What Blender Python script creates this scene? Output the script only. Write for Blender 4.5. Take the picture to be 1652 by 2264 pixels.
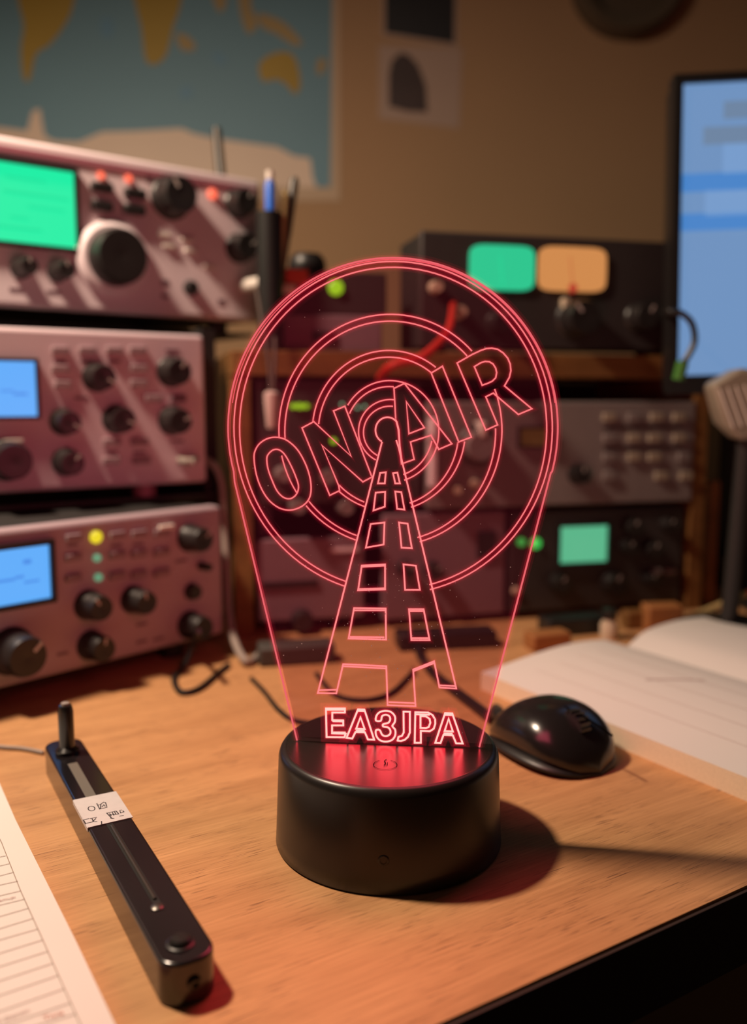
import bpy, bmesh, math, random
from mathutils import Vector, Matrix
random.seed(7)
for o in list(bpy.data.objects): bpy.data.objects.remove(o)
SC = bpy.context.scene
COL = SC.collection
R = math.radians

# ------------------------------------------------------------------ camera
F_PX, CX, CY = 1950.0, 826.0, 1132.0
PITCH = math.atan(247 / F_PX)
CAM_H = 0.1718
cam = bpy.data.objects.new('camera', bpy.data.cameras.new('camera'))
COL.objects.link(cam); SC.camera = cam
cam.location = (0, 0, CAM_H)
cam.rotation_euler = (math.pi / 2 - PITCH, 0, 0)
cam.data.sensor_fit = 'VERTICAL'; cam.data.sensor_height = 36; cam.data.sensor_width = 36
cam.data.lens = F_PX / 2264 * 36
cam.data.clip_start = 0.01; cam.data.clip_end = 20
cam.data.dof.use_dof = True
cam.data.dof.focus_distance = 0.330
cam.data.dof.aperture_fstop = 4.7

# ------------------------------------------------------------------ world, exposure, room lamp
w = bpy.data.worlds.new('room_ambient'); SC.world = w; w.use_nodes = True
w.node_tree.nodes['Background'].inputs[0].default_value = (1.0, 0.62, 0.42, 1)
w.node_tree.nodes['Background'].inputs[1].default_value = 0.019
SC.view_settings.view_transform = 'Standard'; SC.view_settings.look = 'None'
SC.view_settings.exposure = 0.0; SC.view_settings.gamma = 1.0
SC.view_settings.use_curve_mapping = False

LAMP_POS = Vector((-0.37, 0.40, 0.66))
def area(name, loc, target, size, power, color, shape='DISK', size_y=None, spread=math.pi):
    l = bpy.data.lights.new(name, 'AREA'); l.shape = shape; l.size = size
    if size_y: l.size_y = size_y
    l.energy = power; l.color = color; l.spread = spread
    o = bpy.data.objects.new(name, l); COL.objects.link(o); o.location = loc
    o.rotation_euler = (Vector(target) - Vector(loc)).to_track_quat('-Z', 'Y').to_euler()
    return o
area('desk_lamp_light', LAMP_POS, (-0.30, 0.47, 0.0), 0.07, 7.9, (1.0, 0.76, 0.56))

# ------------------------------------------------------------------ un-projection of points seen in the photograph
cp, sp = math.cos(PITCH), math.sin(PITCH)
def ray(px, py):
    a = (px - CX) / F_PX; b = -(py - CY) / F_PX
    return Vector((a, cp + b * sp, -sp + b * cp))
def at_z(px, py, z=0.0):
    d = ray(px, py); t = (z - CAM_H) / d.z
    return Vector((0, 0, CAM_H)) + d * t
def at_y(px, py, y):
    d = ray(px, py); return Vector((0, 0, CAM_H)) + d * (y / d.y)
def on_plane(px, py, p0, n):
    d = ray(px, py); c = Vector((0, 0, CAM_H)); t = (p0 - c).dot(n) / d.dot(n)
    return c + d * t

# ------------------------------------------------------------------ materials
def mat(name, col, rough=0.5, metal=0.0, emit=None, es=1.0, spec=0.5, noise=0.0, nscale=40, bump=0.0, coat=0.0):
    m = bpy.data.materials.new(name); m.use_nodes = True
    nt = m.node_tree; b = nt.nodes['Principled BSDF']
    b.inputs['Base Color'].default_value = (*col, 1)
    b.inputs['Roughness'].default_value = rough
    b.inputs['Metallic'].default_value = metal
    b.inputs['Specular IOR Level'].default_value = spec
    b.inputs['Coat Weight'].default_value = coat
    if emit:
        b.inputs['Emission Color'].default_value = (*emit, 1)
        b.inputs['Emission Strength'].default_value = es
    if noise or bump:
        tc = nt.nodes.new('ShaderNodeTexCoord'); n = nt.nodes.new('ShaderNodeTexNoise')
        n.inputs['Scale'].default_value = nscale; n.inputs['Detail'].default_value = 5
        nt.links.new(tc.outputs['Object'], n.inputs['Vector'])
        if noise:
            mx = nt.nodes.new('ShaderNodeMix'); mx.data_type = 'RGBA'
            mx.inputs[6].default_value = tuple(c * (1 - noise) for c in col) + (1,)
            mx.inputs[7].default_value = tuple(min(1, c * (1 + noise)) for c in col) + (1,)
            nt.links.new(n.outputs['Fac'], mx.inputs[0])
            nt.links.new(mx.outputs[2], b.inputs['Base Color'])
        if bump:
            bp = nt.nodes.new('ShaderNodeBump'); bp.inputs['Strength'].default_value = bump
            bp.inputs['Distance'].default_value = 0.0005
            nt.links.new(n.outputs['Fac'], bp.inputs['Height'])
            nt.links.new(bp.outputs['Normal'], b.inputs['Normal'])
    return m

def glow(name, col, alpha=1.0, tint=(1, 1, 1)):
    """emission for engraved lines, their painted halos and glow fills, optionally see-through"""
    m = bpy.data.materials.new(name); m.use_nodes = True; nt = m.node_tree
    nt.nodes.clear(); out = nt.nodes.new('ShaderNodeOutputMaterial')
    e = nt.nodes.new('ShaderNodeEmission'); e.inputs[0].default_value = (*col, 1); e.inputs[1].default_value = 1
    if alpha >= 1:
        nt.links.new(e.outputs[0], out.inputs[0]); return m
    t = nt.nodes.new('ShaderNodeBsdfTransparent'); t.inputs[0].default_value = (*tint, 1)
    a = nt.nodes.new('ShaderNodeAddShader')
    nt.links.new(e.outputs[0], a.inputs[0]); nt.links.new(t.outputs[0], a.inputs[1])
    nt.links.new(a.outputs[0], out.inputs[0])
    return m

def acrylic(name):
    m = bpy.data.materials.new(name); m.use_nodes = True; nt = m.node_tree
    nt.nodes.clear(); out = nt.nodes.new('ShaderNodeOutputMaterial')
    t = nt.nodes.new('ShaderNodeBsdfTransparent'); t.inputs[0].default_value = (0.86, 0.74, 0.76, 1)
    g = nt.nodes.new('ShaderNodeBsdfGlossy'); g.inputs[1].default_value = 0.03
    g.inputs[0].default_value = (1, 1, 1, 1)
    fr = nt.nodes.new('ShaderNodeFresnel'); fr.inputs[0].default_value = 1.25
    mx = nt.nodes.new('ShaderNodeMixShader')
    nt.links.new(fr.outputs[0], mx.inputs[0]); nt.links.new(t.outputs[0], mx.inputs[1]); nt.links.new(g.outputs[0], mx.inputs[2])
    e = nt.nodes.new('ShaderNodeEmission'); e.inputs[0].default_value = (0.0075, 0.0005, 0.0012, 1)
    a = nt.nodes.new('ShaderNodeAddShader')
    nt.links.new(mx.outputs[0], a.inputs[0]); nt.links.new(e.outputs[0], a.inputs[1])
    nt.links.new(a.outputs[0], out.inputs[0])
    return m

def wood(name, light, dark, pore, rot, fine=1.0):
    m = bpy.data.materials.new(name); m.use_nodes = True; nt = m.node_tree; b = nt.nodes['Principled BSDF']
    b.inputs['Roughness'].default_value = 0.5; b.inputs['Specular IOR Level'].default_value = 0.25
    N = nt.nodes.new; L = nt.links.new
    tc = N('ShaderNodeTexCoord'); mp = N('ShaderNodeMapping'); mp.inputs['Rotation'].default_value = (0, 0, -rot)
    L(tc.outputs['Object'], mp.inputs[0])
    def streak(sx, sy, scale, detail, dist=0.0):
        s = N('ShaderNodeMapping'); s.inputs['Scale'].default_value = (sx, sy, sy)
        L(mp.outputs[0], s.inputs[0]); n = N('ShaderNodeTexNoise')
        n.inputs['Scale'].default_value = scale * fine; n.inputs['Detail'].default_value = detail
        n.inputs['Distortion'].default_value = dist
        L(s.outputs[0], n.inputs['Vector']); return n
    def ramp(n, a, c, ca=(0, 0, 0, 1), cc=(1, 1, 1, 1)):
        r = N('ShaderNodeValToRGB'); r.color_ramp.elements[0].position = a; r.color_ramp.elements[1].position = c
        r.color_ramp.elements[0].color = ca; r.color_ramp.elements[1].color = cc
        L(n.outputs['Fac'], r.inputs[0]); return r
    n1 = streak(1.2, 14, 5, 4, 0.6); r1 = ramp(n1, 0.3, 0.72, (*dark, 1), (*light, 1))
    n2 = streak(3, 80, 12, 3); r2 = ramp(n2, 0.25, 0.7, (0.80, 0.77, 0.72, 1), (1.05, 1.04, 1.03, 1))
    mx = N('ShaderNodeMix'); mx.data_type = 'RGBA'; mx.blend_type = 'MULTIPLY'; mx.inputs[0].default_value = 1
    L(r1.outputs[0], mx.inputs[6]); L(r2.outputs[0], mx.inputs[7])
    n3 = streak(5, 150, 15, 2); r3 = ramp(n3, 0.595, 0.655)
    n4 = streak(4, 10, 7, 1); r4 = ramp(n4, 0.36, 0.6)
    mm = N('ShaderNodeMath'); mm.operation = 'MULTIPLY'; L(r3.outputs[0], mm.inputs[0]); L(r4.outputs[0], mm.inputs[1])
    mx2 = N('ShaderNodeMix'); mx2.data_type = 'RGBA'; mx2.inputs[7].default_value = (*pore, 1)
    L(mm.outputs[0], mx2.inputs[0]); L(mx.outputs[2], mx2.inputs[6])
    L(mx2.outputs[2], b.inputs['Base Color'])
    bp = N('ShaderNodeBump'); bp.inputs['Strength'].default_value = 0.25; bp.inputs['Distance'].default_value = 0.0003
    L(n2.outputs['Fac'], bp.inputs['Height']); L(bp.outputs[0], b.inputs['Normal'])
    return m

M = {}
M['black'] = mat('black_plastic', (0.012, 0.011, 0.011), 0.42, noise=0.2, nscale=300)
M['black_satin'] = mat('black_satin_plastic', (0.014, 0.012, 0.011), 0.33, spec=0.5, noise=0.1, nscale=500)
M['bar'] = mat('bar_gloss_black', (0.010, 0.008, 0.009), 0.20, spec=0.9, noise=0.1, nscale=500)
M['black_top'] = mat('black_glossy_top', (0.016, 0.012, 0.012), 0.27, spec=0.7, noise=0.1, nscale=600)
M['black_rough'] = mat('black_painted_metal', (0.016, 0.014, 0.014), 0.6, noise=0.25, nscale=200, bump=0.2)
M['grey_dark'] = mat('dark_grey_plastic', (0.05, 0.045, 0.04), 0.6)
M['black_gloss'] = mat('black_gloss_rubber', (0.012, 0.011, 0.011), 0.22, spec=0.6)
M['knob'] = mat('knob_black', (0.018, 0.015, 0.015), 0.38)
M['knob_mark'] = mat('knob_mark', (0.5, 0.45, 0.42), 0.5)
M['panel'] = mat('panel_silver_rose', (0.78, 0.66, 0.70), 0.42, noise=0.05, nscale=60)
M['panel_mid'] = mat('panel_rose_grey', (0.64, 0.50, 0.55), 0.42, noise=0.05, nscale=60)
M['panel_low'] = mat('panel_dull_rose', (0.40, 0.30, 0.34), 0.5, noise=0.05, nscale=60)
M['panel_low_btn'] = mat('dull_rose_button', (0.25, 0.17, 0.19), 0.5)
M['rack_box'] = mat('mauve_paint', (0.22, 0.14, 0.17), 0.5, noise=0.08, nscale=60)
M['panel_line'] = mat('panel_trim', (0.34, 0.12, 0.16), 0.4)
M['panel_button'] = mat('panel_button', (0.30, 0.20, 0.22), 0.45)
M['panel_print'] = mat('panel_print', (0.17, 0.10, 0.12), 0.6)
M['white_pl'] = mat('white_plastic', (0.72, 0.66, 0.6), 0.4)
M['grey_panel'] = mat('grey_panel', (0.20, 0.17, 0.165), 0.45, noise=0.08, nscale=60)
M['dark_panel'] = mat('dark_panel', (0.035, 0.028, 0.028), 0.5, noise=0.15, nscale=60)
M['beige_btn'] = mat('beige_button', (0.30, 0.25, 0.19), 0.5)
M['beige'] = mat('beige_knob_highlight', (0.55, 0.45, 0.33), 0.45)
M['metal'] = mat('steel', (0.45, 0.42, 0.40), 0.3, metal=1.0)
M['paper'] = mat('paper_white', (0.70, 0.66, 0.63), 0.75, noise=0.03, nscale=25)
M['page_edge'] = mat('page_edges', (0.76, 0.64, 0.46), 0.8, noise=0.12, nscale=900)
M['ink'] = mat('ruled_line', (0.30, 0.22, 0.18), 0.8)
M['ink_red'] = mat('printed_red', (0.55, 0.25, 0.2), 0.8)
M['ink_dark'] = mat('marker_ink', (0.02, 0.012, 0.02), 0.7)
M['ink_faint'] = mat('pencil_mark', (0.50, 0.38, 0.36), 0.8)
M['tape'] = mat('label_tape', (0.60, 0.55, 0.56), 0.55, noise=0.08, nscale=300)
M['wall'] = mat('painted_wall', (0.41, 0.255, 0.14), 0.9, noise=0.05, nscale=8, bump=0.1)
M['floor'] = mat('dark_floor', (0.03, 0.015, 0.04), 0.7, noise=0.2, nscale=6)
M['sea'] = mat('map_sea', (0.14, 0.28, 0.36), 0.6, noise=0.10, nscale=5)
M['land_gold'] = mat('map_gold_land', (0.36, 0.24, 0.03), 0.6, noise=0.12, nscale=12)
M['land_brown'] = mat('map_brown_land', (0.36, 0.26, 0.11), 0.6, noise=0.12, nscale=12)
M['land_white'] = mat('map_pale_land', (0.74, 0.58, 0.46), 0.6, noise=0.05, nscale=9)
M['map_margin'] = mat('map_margin', (0.50, 0.36, 0.24), 0.6)
M['land_mark'] = mat('map_sea_mark', (0.12, 0.27, 0.40), 0.6)
M['photo_dark'] = mat('photo_print_dark', (0.016, 0.016, 0.02), 0.5, noise=0.4, nscale=20)
M['photo_brown'] = mat('photo_print_brown', (0.05, 0.03, 0.03), 0.5, noise=0.4, nscale=30)
M['photo_paper'] = mat('photo_paper', (0.42, 0.30, 0.24), 0.6)
M['clock_ring'] = mat('clock_ring', (0.10, 0.075, 0.05), 0.5)
M['clock_face'] = mat('clock_face', (0.40, 0.36, 0.25), 0.6)
M['blue_pen'] = mat('blue_pen_plastic', (0.02, 0.13, 0.62), 0.35)
M['pen_dark'] = mat('pen_dark', (0.05, 0.04, 0.03), 0.4)
M['red_cable'] = mat('red_cable', (0.55, 0.03, 0.02), 0.45)
M['orange_red'] = mat('orange_red_paint', (0.5, 0.06, 0.03), 0.5)
M['grey_cable'] = mat('grey_cable', (0.30, 0.25, 0.22), 0.5)
M['green_plug'] = mat('green_plug', (0.05, 0.20, 0.03), 0.5)
M['orange_wood'] = mat('orange_wood_block', (0.32, 0.13, 0.04), 0.6, noise=0.2, nscale=30)
M['phone'] = mat('handset_plastic', (0.30, 0.26, 0.20), 0.5)
def led(name, c): return mat(name, (0.02, 0.02, 0.02), 0.4, emit=c, es=1.0)
M['lcd_green'] = led('screen_green', (0.012, 0.86, 0.38))
M['lcd_green_mark'] = led('screen_green_mark', (0.006, 0.72, 0.31))
M['lcd_blue'] = led('screen_blue', (0.11, 0.42, 0.96))
M['lcd_blue_mark'] = led('screen_blue_mark', (0.06, 0.26, 0.78))
M['lcd_pale_green'] = led('screen_pale_green', (0.10, 0.46, 0.25))
M['meter_green'] = led('meter_green', (0.02, 0.56, 0.27))
M['meter_amber'] = led('meter_amber', (0.62, 0.25, 0.075))
M['meter_needle'] = led('meter_needle', (0.45, 0.04, 0.02))
M['led_orange'] = led('led_orange', (1.4, 0.20, 0.10))
M['led_yellow'] = led('led_yellow', (0.85, 0.68, 0.02))
M['led_teal'] = led('led_teal', (0.12, 0.30, 0.17))
M['led_lime'] = led('led_lime', (0.42, 0.95, 0.02))
M['led_green'] = led('led_green', (0.05, 0.55, 0.08))
M['led_pale'] = led('led_pale', (0.35, 0.9, 0.5))
M['monitor_screen'] = led('monitor_screen', (0.155, 0.285, 0.52))
M['monitor_bar'] = led('monitor_bar', (0.065, 0.23, 0.58))
M['monitor_grey'] = led('monitor_grey', (0.15, 0.23, 0.36))
M['monitor_pale'] = led('monitor_pale', (0.18, 0.33, 0.60))

# ------------------------------------------------------------------ mesh builder
class MB:
    def __init__(s): s.v = []; s.f = []; s.m = []
    def add(s, vs, fs, mi=0):
        b = len(s.v); s.v += [tuple(v) for v in vs]
        s.f += [tuple(b + i for i in f) for f in fs]; s.m += [mi] * len(fs); return s
    def box(s, x0, x1, y0, y1, z0, z1, mi=0):
        vs = [(x, y, z) for z in (z0, z1) for y in (y0, y1) for x in (x0, x1)]
        return s.add(vs, [(0, 2, 3, 1), (4, 5, 7, 6), (0, 1, 5, 4), (2, 6, 7, 3), (0, 4, 6, 2), (1, 3, 7, 5)], mi)
    def lathe(s, prof, n=32, origin=(0, 0, 0), axis='z', mi=0):
        """prof: list of (radius, height along axis); -y axis faces the viewer for panels"""
        vs = []; fs = []
        for r, h in prof:
            for i in range(n):
                a = 2 * math.pi * i / n; c, d = r * math.cos(a), r * math.sin(a)
                if axis == 'z': p = (c, d, h)
                elif axis == '-y': p = (c, -h, d)
                elif axis == 'x': p = (h, c, d)
                vs.append((p[0] + origin[0], p[1] + origin[1], p[2] + origin[2]))
        for j in range(len(prof) - 1):
            for i in range(n):
                k = (i + 1) % n; fs.append((j * n + i, j * n + k, (j + 1) * n + k, (j + 1) * n + i))
        if prof[0][0] > 1e-7: fs.append(tuple(range(n)))
        if prof[-1][0] > 1e-7: fs.append(tuple((len(prof) - 1) * n + i for i in range(n)))
        return s.add(vs, fs, mi)
    def tube(s, pts, r, n=10, mi=0):
        pts = [Vector(p) for p in pts]; vs = []; fs = []; prev = None
        for i, p in enumerate(pts):
            t = (pts[min(i + 1, len(pts) - 1)] - pts[max(i - 1, 0)]).normalized()
            if prev is None: prev = t.orthogonal().normalized()
            prev = (prev - t * prev.dot(t)).normalized(); q = t.cross(prev)
            rr = r[i] if isinstance(r, (list, tuple)) else r
            for k in range(n):
                a = 2 * math.pi * k / n; vs.append(p + (prev * math.cos(a) + q * math.sin(a)) * rr)
        for j in range(len(pts) - 1):
            for k in range(n):
                l = (k + 1) % n; fs.append((j * n + k, j * n + l, (j + 1) * n + l, (j + 1) * n + k))
        fs.append(tuple(range(n))); fs.append(tuple((len(pts) - 1) * n + k for k in range(n)))
        return s.add(vs, fs, mi)
    def prism(s, poly, off, mi=0):
        """poly: 3D loop, off: extrusion vector"""
        n = len(poly); vs = [Vector(p) for p in poly] + [Vector(p) + off for p in poly]
        fs = [tuple(range(n)), tuple(range(2 * n - 1, n - 1, -1))] + [(i, (i + 1) % n, n + (i + 1) % n, n + i) for i in range(n)]
        return s.add(vs, fs, mi)
    def ribbon(s, pts, wd, nrm, lift=0.0, closed=False, mi=0, thick=0.0):
        pts = [Vector(p) for p in pts]; n = len(pts); vs = []; fs = []
        for i in range(n):
            a = pts[i - 1] if (closed or i > 0) else None; c = pts[(i + 1) % n] if (closed or i < n - 1) else None
            d1 = (pts[i] - a).normalized() if a is not None else None
            d2 = (c - pts[i]).normalized() if c is not None else None
            if d1 is None: d1 = d2
            if d2 is None: d2 = d1
            n1 = d1.cross(nrm); n2 = d2.cross(nrm); mt = (n1 + n2)
            if mt.length < 1e-6: mt = n1
            mt = mt.normalized(); k = 1 / max(0.45, mt.dot(n1))
            for sg in (-1, 1): vs.append(pts[i] + mt * (sg * wd / 2 * k) + nrm * lift)
        m_ = n if closed else n - 1
        for i in range(m_):
            j = (i + 1) % n; fs.append((2 * i, 2 * i + 1, 2 * j + 1, 2 * j))
        return s.add(vs, fs, mi)
    def build(s, name, mats, parent=None, smooth=False, bevel=0.0, ang=35, xf=None):
        me = bpy.data.meshes.new(name)
        vs = s.v if xf is None else [xf @ Vector(v) for v in s.v]
        me.from_pydata([tuple(v) for v in vs], [], s.f)
        if not isinstance(mats, (list, tuple)): mats = [mats]
        for m in mats: me.materials.append(M[m] if isinstance(m, str) else m)
        me.polygons.foreach_set('material_index', s.m)
        bm = bmesh.new(); bm.from_mesh(me); bmesh.ops.recalc_face_normals(bm, faces=bm.faces); bm.to_mesh(me); bm.free()
        if smooth:
            me.polygons.foreach_set('use_smooth', [True] * len(me.polygons)); me.set_sharp_from_angle(angle=R(ang))
        o = bpy.data.objects.new(name, me); COL.objects.link(o)
        if parent: o.parent = parent
        if bevel:
            b = o.modifiers.new('edge', 'BEVEL'); b.width = bevel; b.segments = 3; b.limit_method = 'ANGLE'
            b.harden_normals = False
            me.polygons.foreach_set('use_smooth', [True] * len(me.polygons)); me.set_sharp_from_angle(angle=R(50))
        return o

def tag(o, label=None, cat=None, group=None, kind=None):
    if label: o['label'] = label
    if cat: o['category'] = cat
    if group: o['group'] = group
    if kind: o['kind'] = kind
    return o
def thing(name, label, cat, loc=(0, 0, 0), mtx=None, group=None):
    o = bpy.data.objects.new(name, None); COL.objects.link(o); o.empty_display_size = 0.01
    if mtx is not None: o.matrix_world = mtx
    else: o.location = loc
    return tag(o, label, cat, group)
def smooth_loop(pts, sub=6, closed=True):
    out = []; n = len(pts); P = [Vector(p) for p in pts]
    rng = range(n) if closed else range(n - 1)
    for i in rng:
        if closed: a, b, c, d = P[i - 1], P[i], P[(i + 1) % n], P[(i + 2) % n]
        else: a, b, c, d = P[max(i - 1, 0)], P[i], P[i + 1], P[min(i + 2, n - 1)]
        for k in range(sub):
            t = k / sub
            out.append(0.5 * ((2 * b) + (c - a) * t + (2 * a - 5 * b + 4 * c - d) * t * t + (3 * b - a - 3 * c + d) * t ** 3))
    if not closed: out.append(P[-1])
    return out

# ------------------------------------------------------------------ the setting
WALL_Y = 1.15
tag(MB().box(-1.6, 1.8, WALL_Y, WALL_Y + 0.1, -0.75, 1.7).build('wall_back', 'wall'), kind='structure')
tag(MB().box(-1.6, 1.8, -0.9, WALL_Y + 0.1, -0.80, -0.75).build('floor', 'floor'), kind='structure')
e0, e1 = at_z(968, 2264), at_z(1652, 1957)
ed = (e1 - e0).normalized(); en = Vector((ed.y, -ed.x, 0))
GRAIN = math.atan2(ed.y, ed.x)
M['desk'] = wood('desk_oak', (0.62, 0.335, 0.155), (0.46, 0.235, 0.105), (0.17, 0.08, 0.04), GRAIN)
M['shelf_wood'] = wood('shelf_wood', (0.24, 0.115, 0.038), (0.16, 0.075, 0.025), (0.12, 0.05, 0.02), 0.2)
M['desk_edge'] = mat('desk_edge_band', (0.03, 0.014, 0.009), 0.7, noise=0.2, nscale=60)
dk = thing('desk', 'light oak desk top that carries the glowing lamp and the radios', 'desk')
fa = e0 - ed * 0.9; fb = e0 + ed * 0.75
wall_hit_r = fb + (-en) * 0.9
poly = [fa, fb]
# trim the top at the wall and at the left
tR = (WALL_Y - 0.005 - fb.y) / (-en.y) if abs(en.y) > 1e-6 else 0
poly.append(fb - en * tR)
poly.append(Vector((-1.1, WALL_Y - 0.005, 0)))
poly.append(Vector((-1.1, fa.y, 0)))
MB().prism(poly, Vector((0, 0, -0.028))).build('desk_top', 'desk', dk)
edge = MB(); edge.prism([fa + en * 0.0005, fb + en * 0.0005, fb + en * 0.0016, fa + en * 0.0016], Vector((0, 0, -0.028)))
edge.v = [(v[0], v[1], v[2] - 0.001) for v in edge.v]
edge.build('edge_band', 'desk_edge', dk)
for lp in ((fb - ed * 0.12 - en * 0.08), (fb - ed * 0.12 - en * 0.62), Vector((-0.95, 0.9, 0)), Vector((-0.95, 0.05, 0))):
    MB().box(lp.x - 0.025, lp.x + 0.025, lp.y - 0.025, lp.y + 0.025, -0.75, -0.028).build('leg', 'black_rough', dk)

# ------------------------------------------------------------------ world map, pictures and clock on the wall
def wl(px, py, lift=0.0): return at_y(px, py, WALL_Y - lift)
mp = thing('world_map', 'large blue world map pinned to the wall above the left radios', 'map', wl(350, 200))
def wall_poly(pts, lift, thick, mats, name, parent, smooth=False):
    P = [wl(x, y, lift) for x, y in pts]
    if smooth: P = smooth_loop(P, 4)
    b = MB(); b.prism([p - parent.location for p in P], Vector((0, thick, 0)))
    return b.build(name, mats, parent)
wall_poly([(-380, -900), (752, -900), (752, 444), (-380, 444)], 0.0010, 0.0009, 'map_margin', 'paper_sheet', mp)
wall_poly([(-380, -880), (741, -880), (731, 414), (-380, 414)], 0.0014, 0.0003, 'sea', 'sea_area', mp)
MAPP = [
 ('land_gold', [(38, -80), (165, -80), (162, 10), (140, 60), (108, 100), (80, 120), (66, 175), (52, 172), (46, 110), (52, 55), (40, 0)]),
 ('land_gold', [(290, -80), (405, -80), (400, 5), (383, 60), (368, 120), (345, 142), (322, 132), (312, 60), (300, 10)]),
 ('land_gold', [(574, 140), (595, 122), (625, 114), (648, 122), (660, 150), (664, 190), (652, 208), (634, 188), (612, 176), (584, 180), (574, 165)]),
 ('land_brown', [(390, 75), (415, 80), (432, 100), (425, 112), (400, 108)]),
 ('land_brown', [(465, -40), (500, -40), (498, 15), (480, 22)]),
 ('land_brown', [(525, -60), (560, -60), (555, 10), (570, 50), (550, 75), (532, 30)]),
 ('land_brown', [(570, 30), (610, 40), (640, 60), (668, 95), (650, 100), (610, 75), (580, 60)]),
 ('land_brown', [(705, 130), (722, 135), (712, 165), (700, 158)]),
 ('land_mark', [(400, 195), (420, 192), (424, 212), (402, 218)]),
 ('land_mark', [(470, 118), (490, 118), (500, 140), (480, 140)]),
 ('land_mark', [(225, 40), (250, 48), (246, 82), (224, 76)]),
 ('land_white', [(215, 135), (235, 150), (260, 195), (278, 235), (258, 245), (232, 215), (215, 180)])]
for k, (mt, pts) in enumerate(MAPP[:11]): wall_poly(pts, 0.0017 + k * 1e-5, 0.0003, mt, 'land_area', mp, smooth=True)
wall_poly([(-380, 300), (0, 282), (60, 290), (72, 245), (88, 240), (98, 300), (120, 312), (175, 314), (225, 292), (300, 290), (400, 284), (430, 296),
           (470, 305), (560, 318), (612, 325), (650, 345), (686, 350), (692, 395), (700, 414), (-380, 414)], 0.0017, 0.0003, 'land_white', 'ice_area', mp)

ph = thing('wall_photo', 'dark photo print on the wall, cut by the top frame edge', 'photo', wl(928, 20))
wall_poly([(845, -60), (1012, -60), (1012, 104), (845, 80)], 0.0010, 0.0009, 'photo_paper', 'photo_border', ph)
wall_poly([(852, -60), (1006, -60), (1004, 96), (852, 72)], 0.0014, 0.0003, 'photo_dark', 'photo_image', ph)
ph2 = thing('wall_photo', 'pale paper with a dark arch picture, pinned below the dark photo', 'photo', wl(930, 190))
wall_poly([(838, 100), (1022, 106), (1016, 284), (838, 262)], 0.0006, 0.0005, 'photo_paper', 'photo_border', ph2)
wall_poly([(860, 235), (860, 165), (866, 135), (885, 116), (905, 122), (925, 145), (942, 190), (945, 248), (900, 246)], 0.0010, 0.0003, 'photo_brown', 'photo_image', ph2, smooth=False)
c0 = wl(1385, -42); ck = thing('wall_clock', 'round dark rimmed wall clock at the top edge of the view', 'clock', c0)
rr = 118 / F_PX * WALL_Y
MB().lathe([(rr * 0.70, 0.0), (rr, 0.0), (rr, 0.018), (rr * 0.92, 0.026), (rr * 0.76, 0.024), (rr * 0.70, 0.008)], 48, axis='-y').build('clock_rim', 'clock_ring', ck, smooth=True)
MB().lathe([(rr * 0.74, 0.0), (rr * 0.74, 0.006), (0.0, 0.006)], 48, axis='-y').build('clock_face', 'clock_face', ck, smooth=True)
MB().box(-0.0015, 0.0015, -0.009, -0.0065, 0, rr * 0.5).box(0, rr * 0.6, -0.009, -0.0065, -0.001, 0.001).build('clock_hand', 'black', ck)

# ------------------------------------------------------------------ panels: an upright front in the place, with its own axes
class Front:
    """origin O on the bottom edge, U to the right along the front, V up, N out of the front"""
    def __init__(s, O, U, tilt=0.0):
        s.O = Vector(O); s.U = Vector(U).normalized(); s.N0 = Vector((s.U.y, -s.U.x, 0))
        s.V = (Vector((0, 0, 1)) * math.cos(tilt) - s.N0 * math.sin(tilt)).normalized()
        s.N = s.U.cross(s.V).normalized()
        if s.N.dot(s.N0) < 0: s.N = -s.N
        s.mtx = Matrix.Translation(s.O) @ Matrix((s.U, -s.N, s.V)).transposed().to_4x4()
    @classmethod
    def edge(c, bl, br, z):
        a = at_z(*bl, z); b = at_z(*br, z); return c(a, b - a)
    @classmethod
    def edge_yaw(c, bl, br, z, yaw):
        b = at_z(*br, z); U = Vector((math.cos(yaw), math.sin(yaw), 0)); d = ray(*bl); o = Vector((0, 0, CAM_H))
        N = Vector((U.y, -U.x, 0)); t_ = (b - o).dot(N) / d.dot(N); a = o + d * t_; a.z = z
        return c(a, U)
    @classmethod
    def anchor(c, px, z, y, yaw):
        d = ray(px, 900); x = d.x / d.y * y
        return c((x, y, z), (math.cos(yaw), math.sin(yaw), 0))
    def uv(s, px, py, n=0.0):
        p = on_plane(px, py, s.O + s.N * n, s.N) - s.O
        return p.dot(s.U), p.dot(s.V)
    def scale(s, px, py):
        p = on_plane(px, py, s.O, s.N); return (p - Vector((0, 0, CAM_H))).length / F_PX / math.sqrt(1 + ((px - CX) ** 2 + (py - CY) ** 2) / F_PX ** 2)

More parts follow.
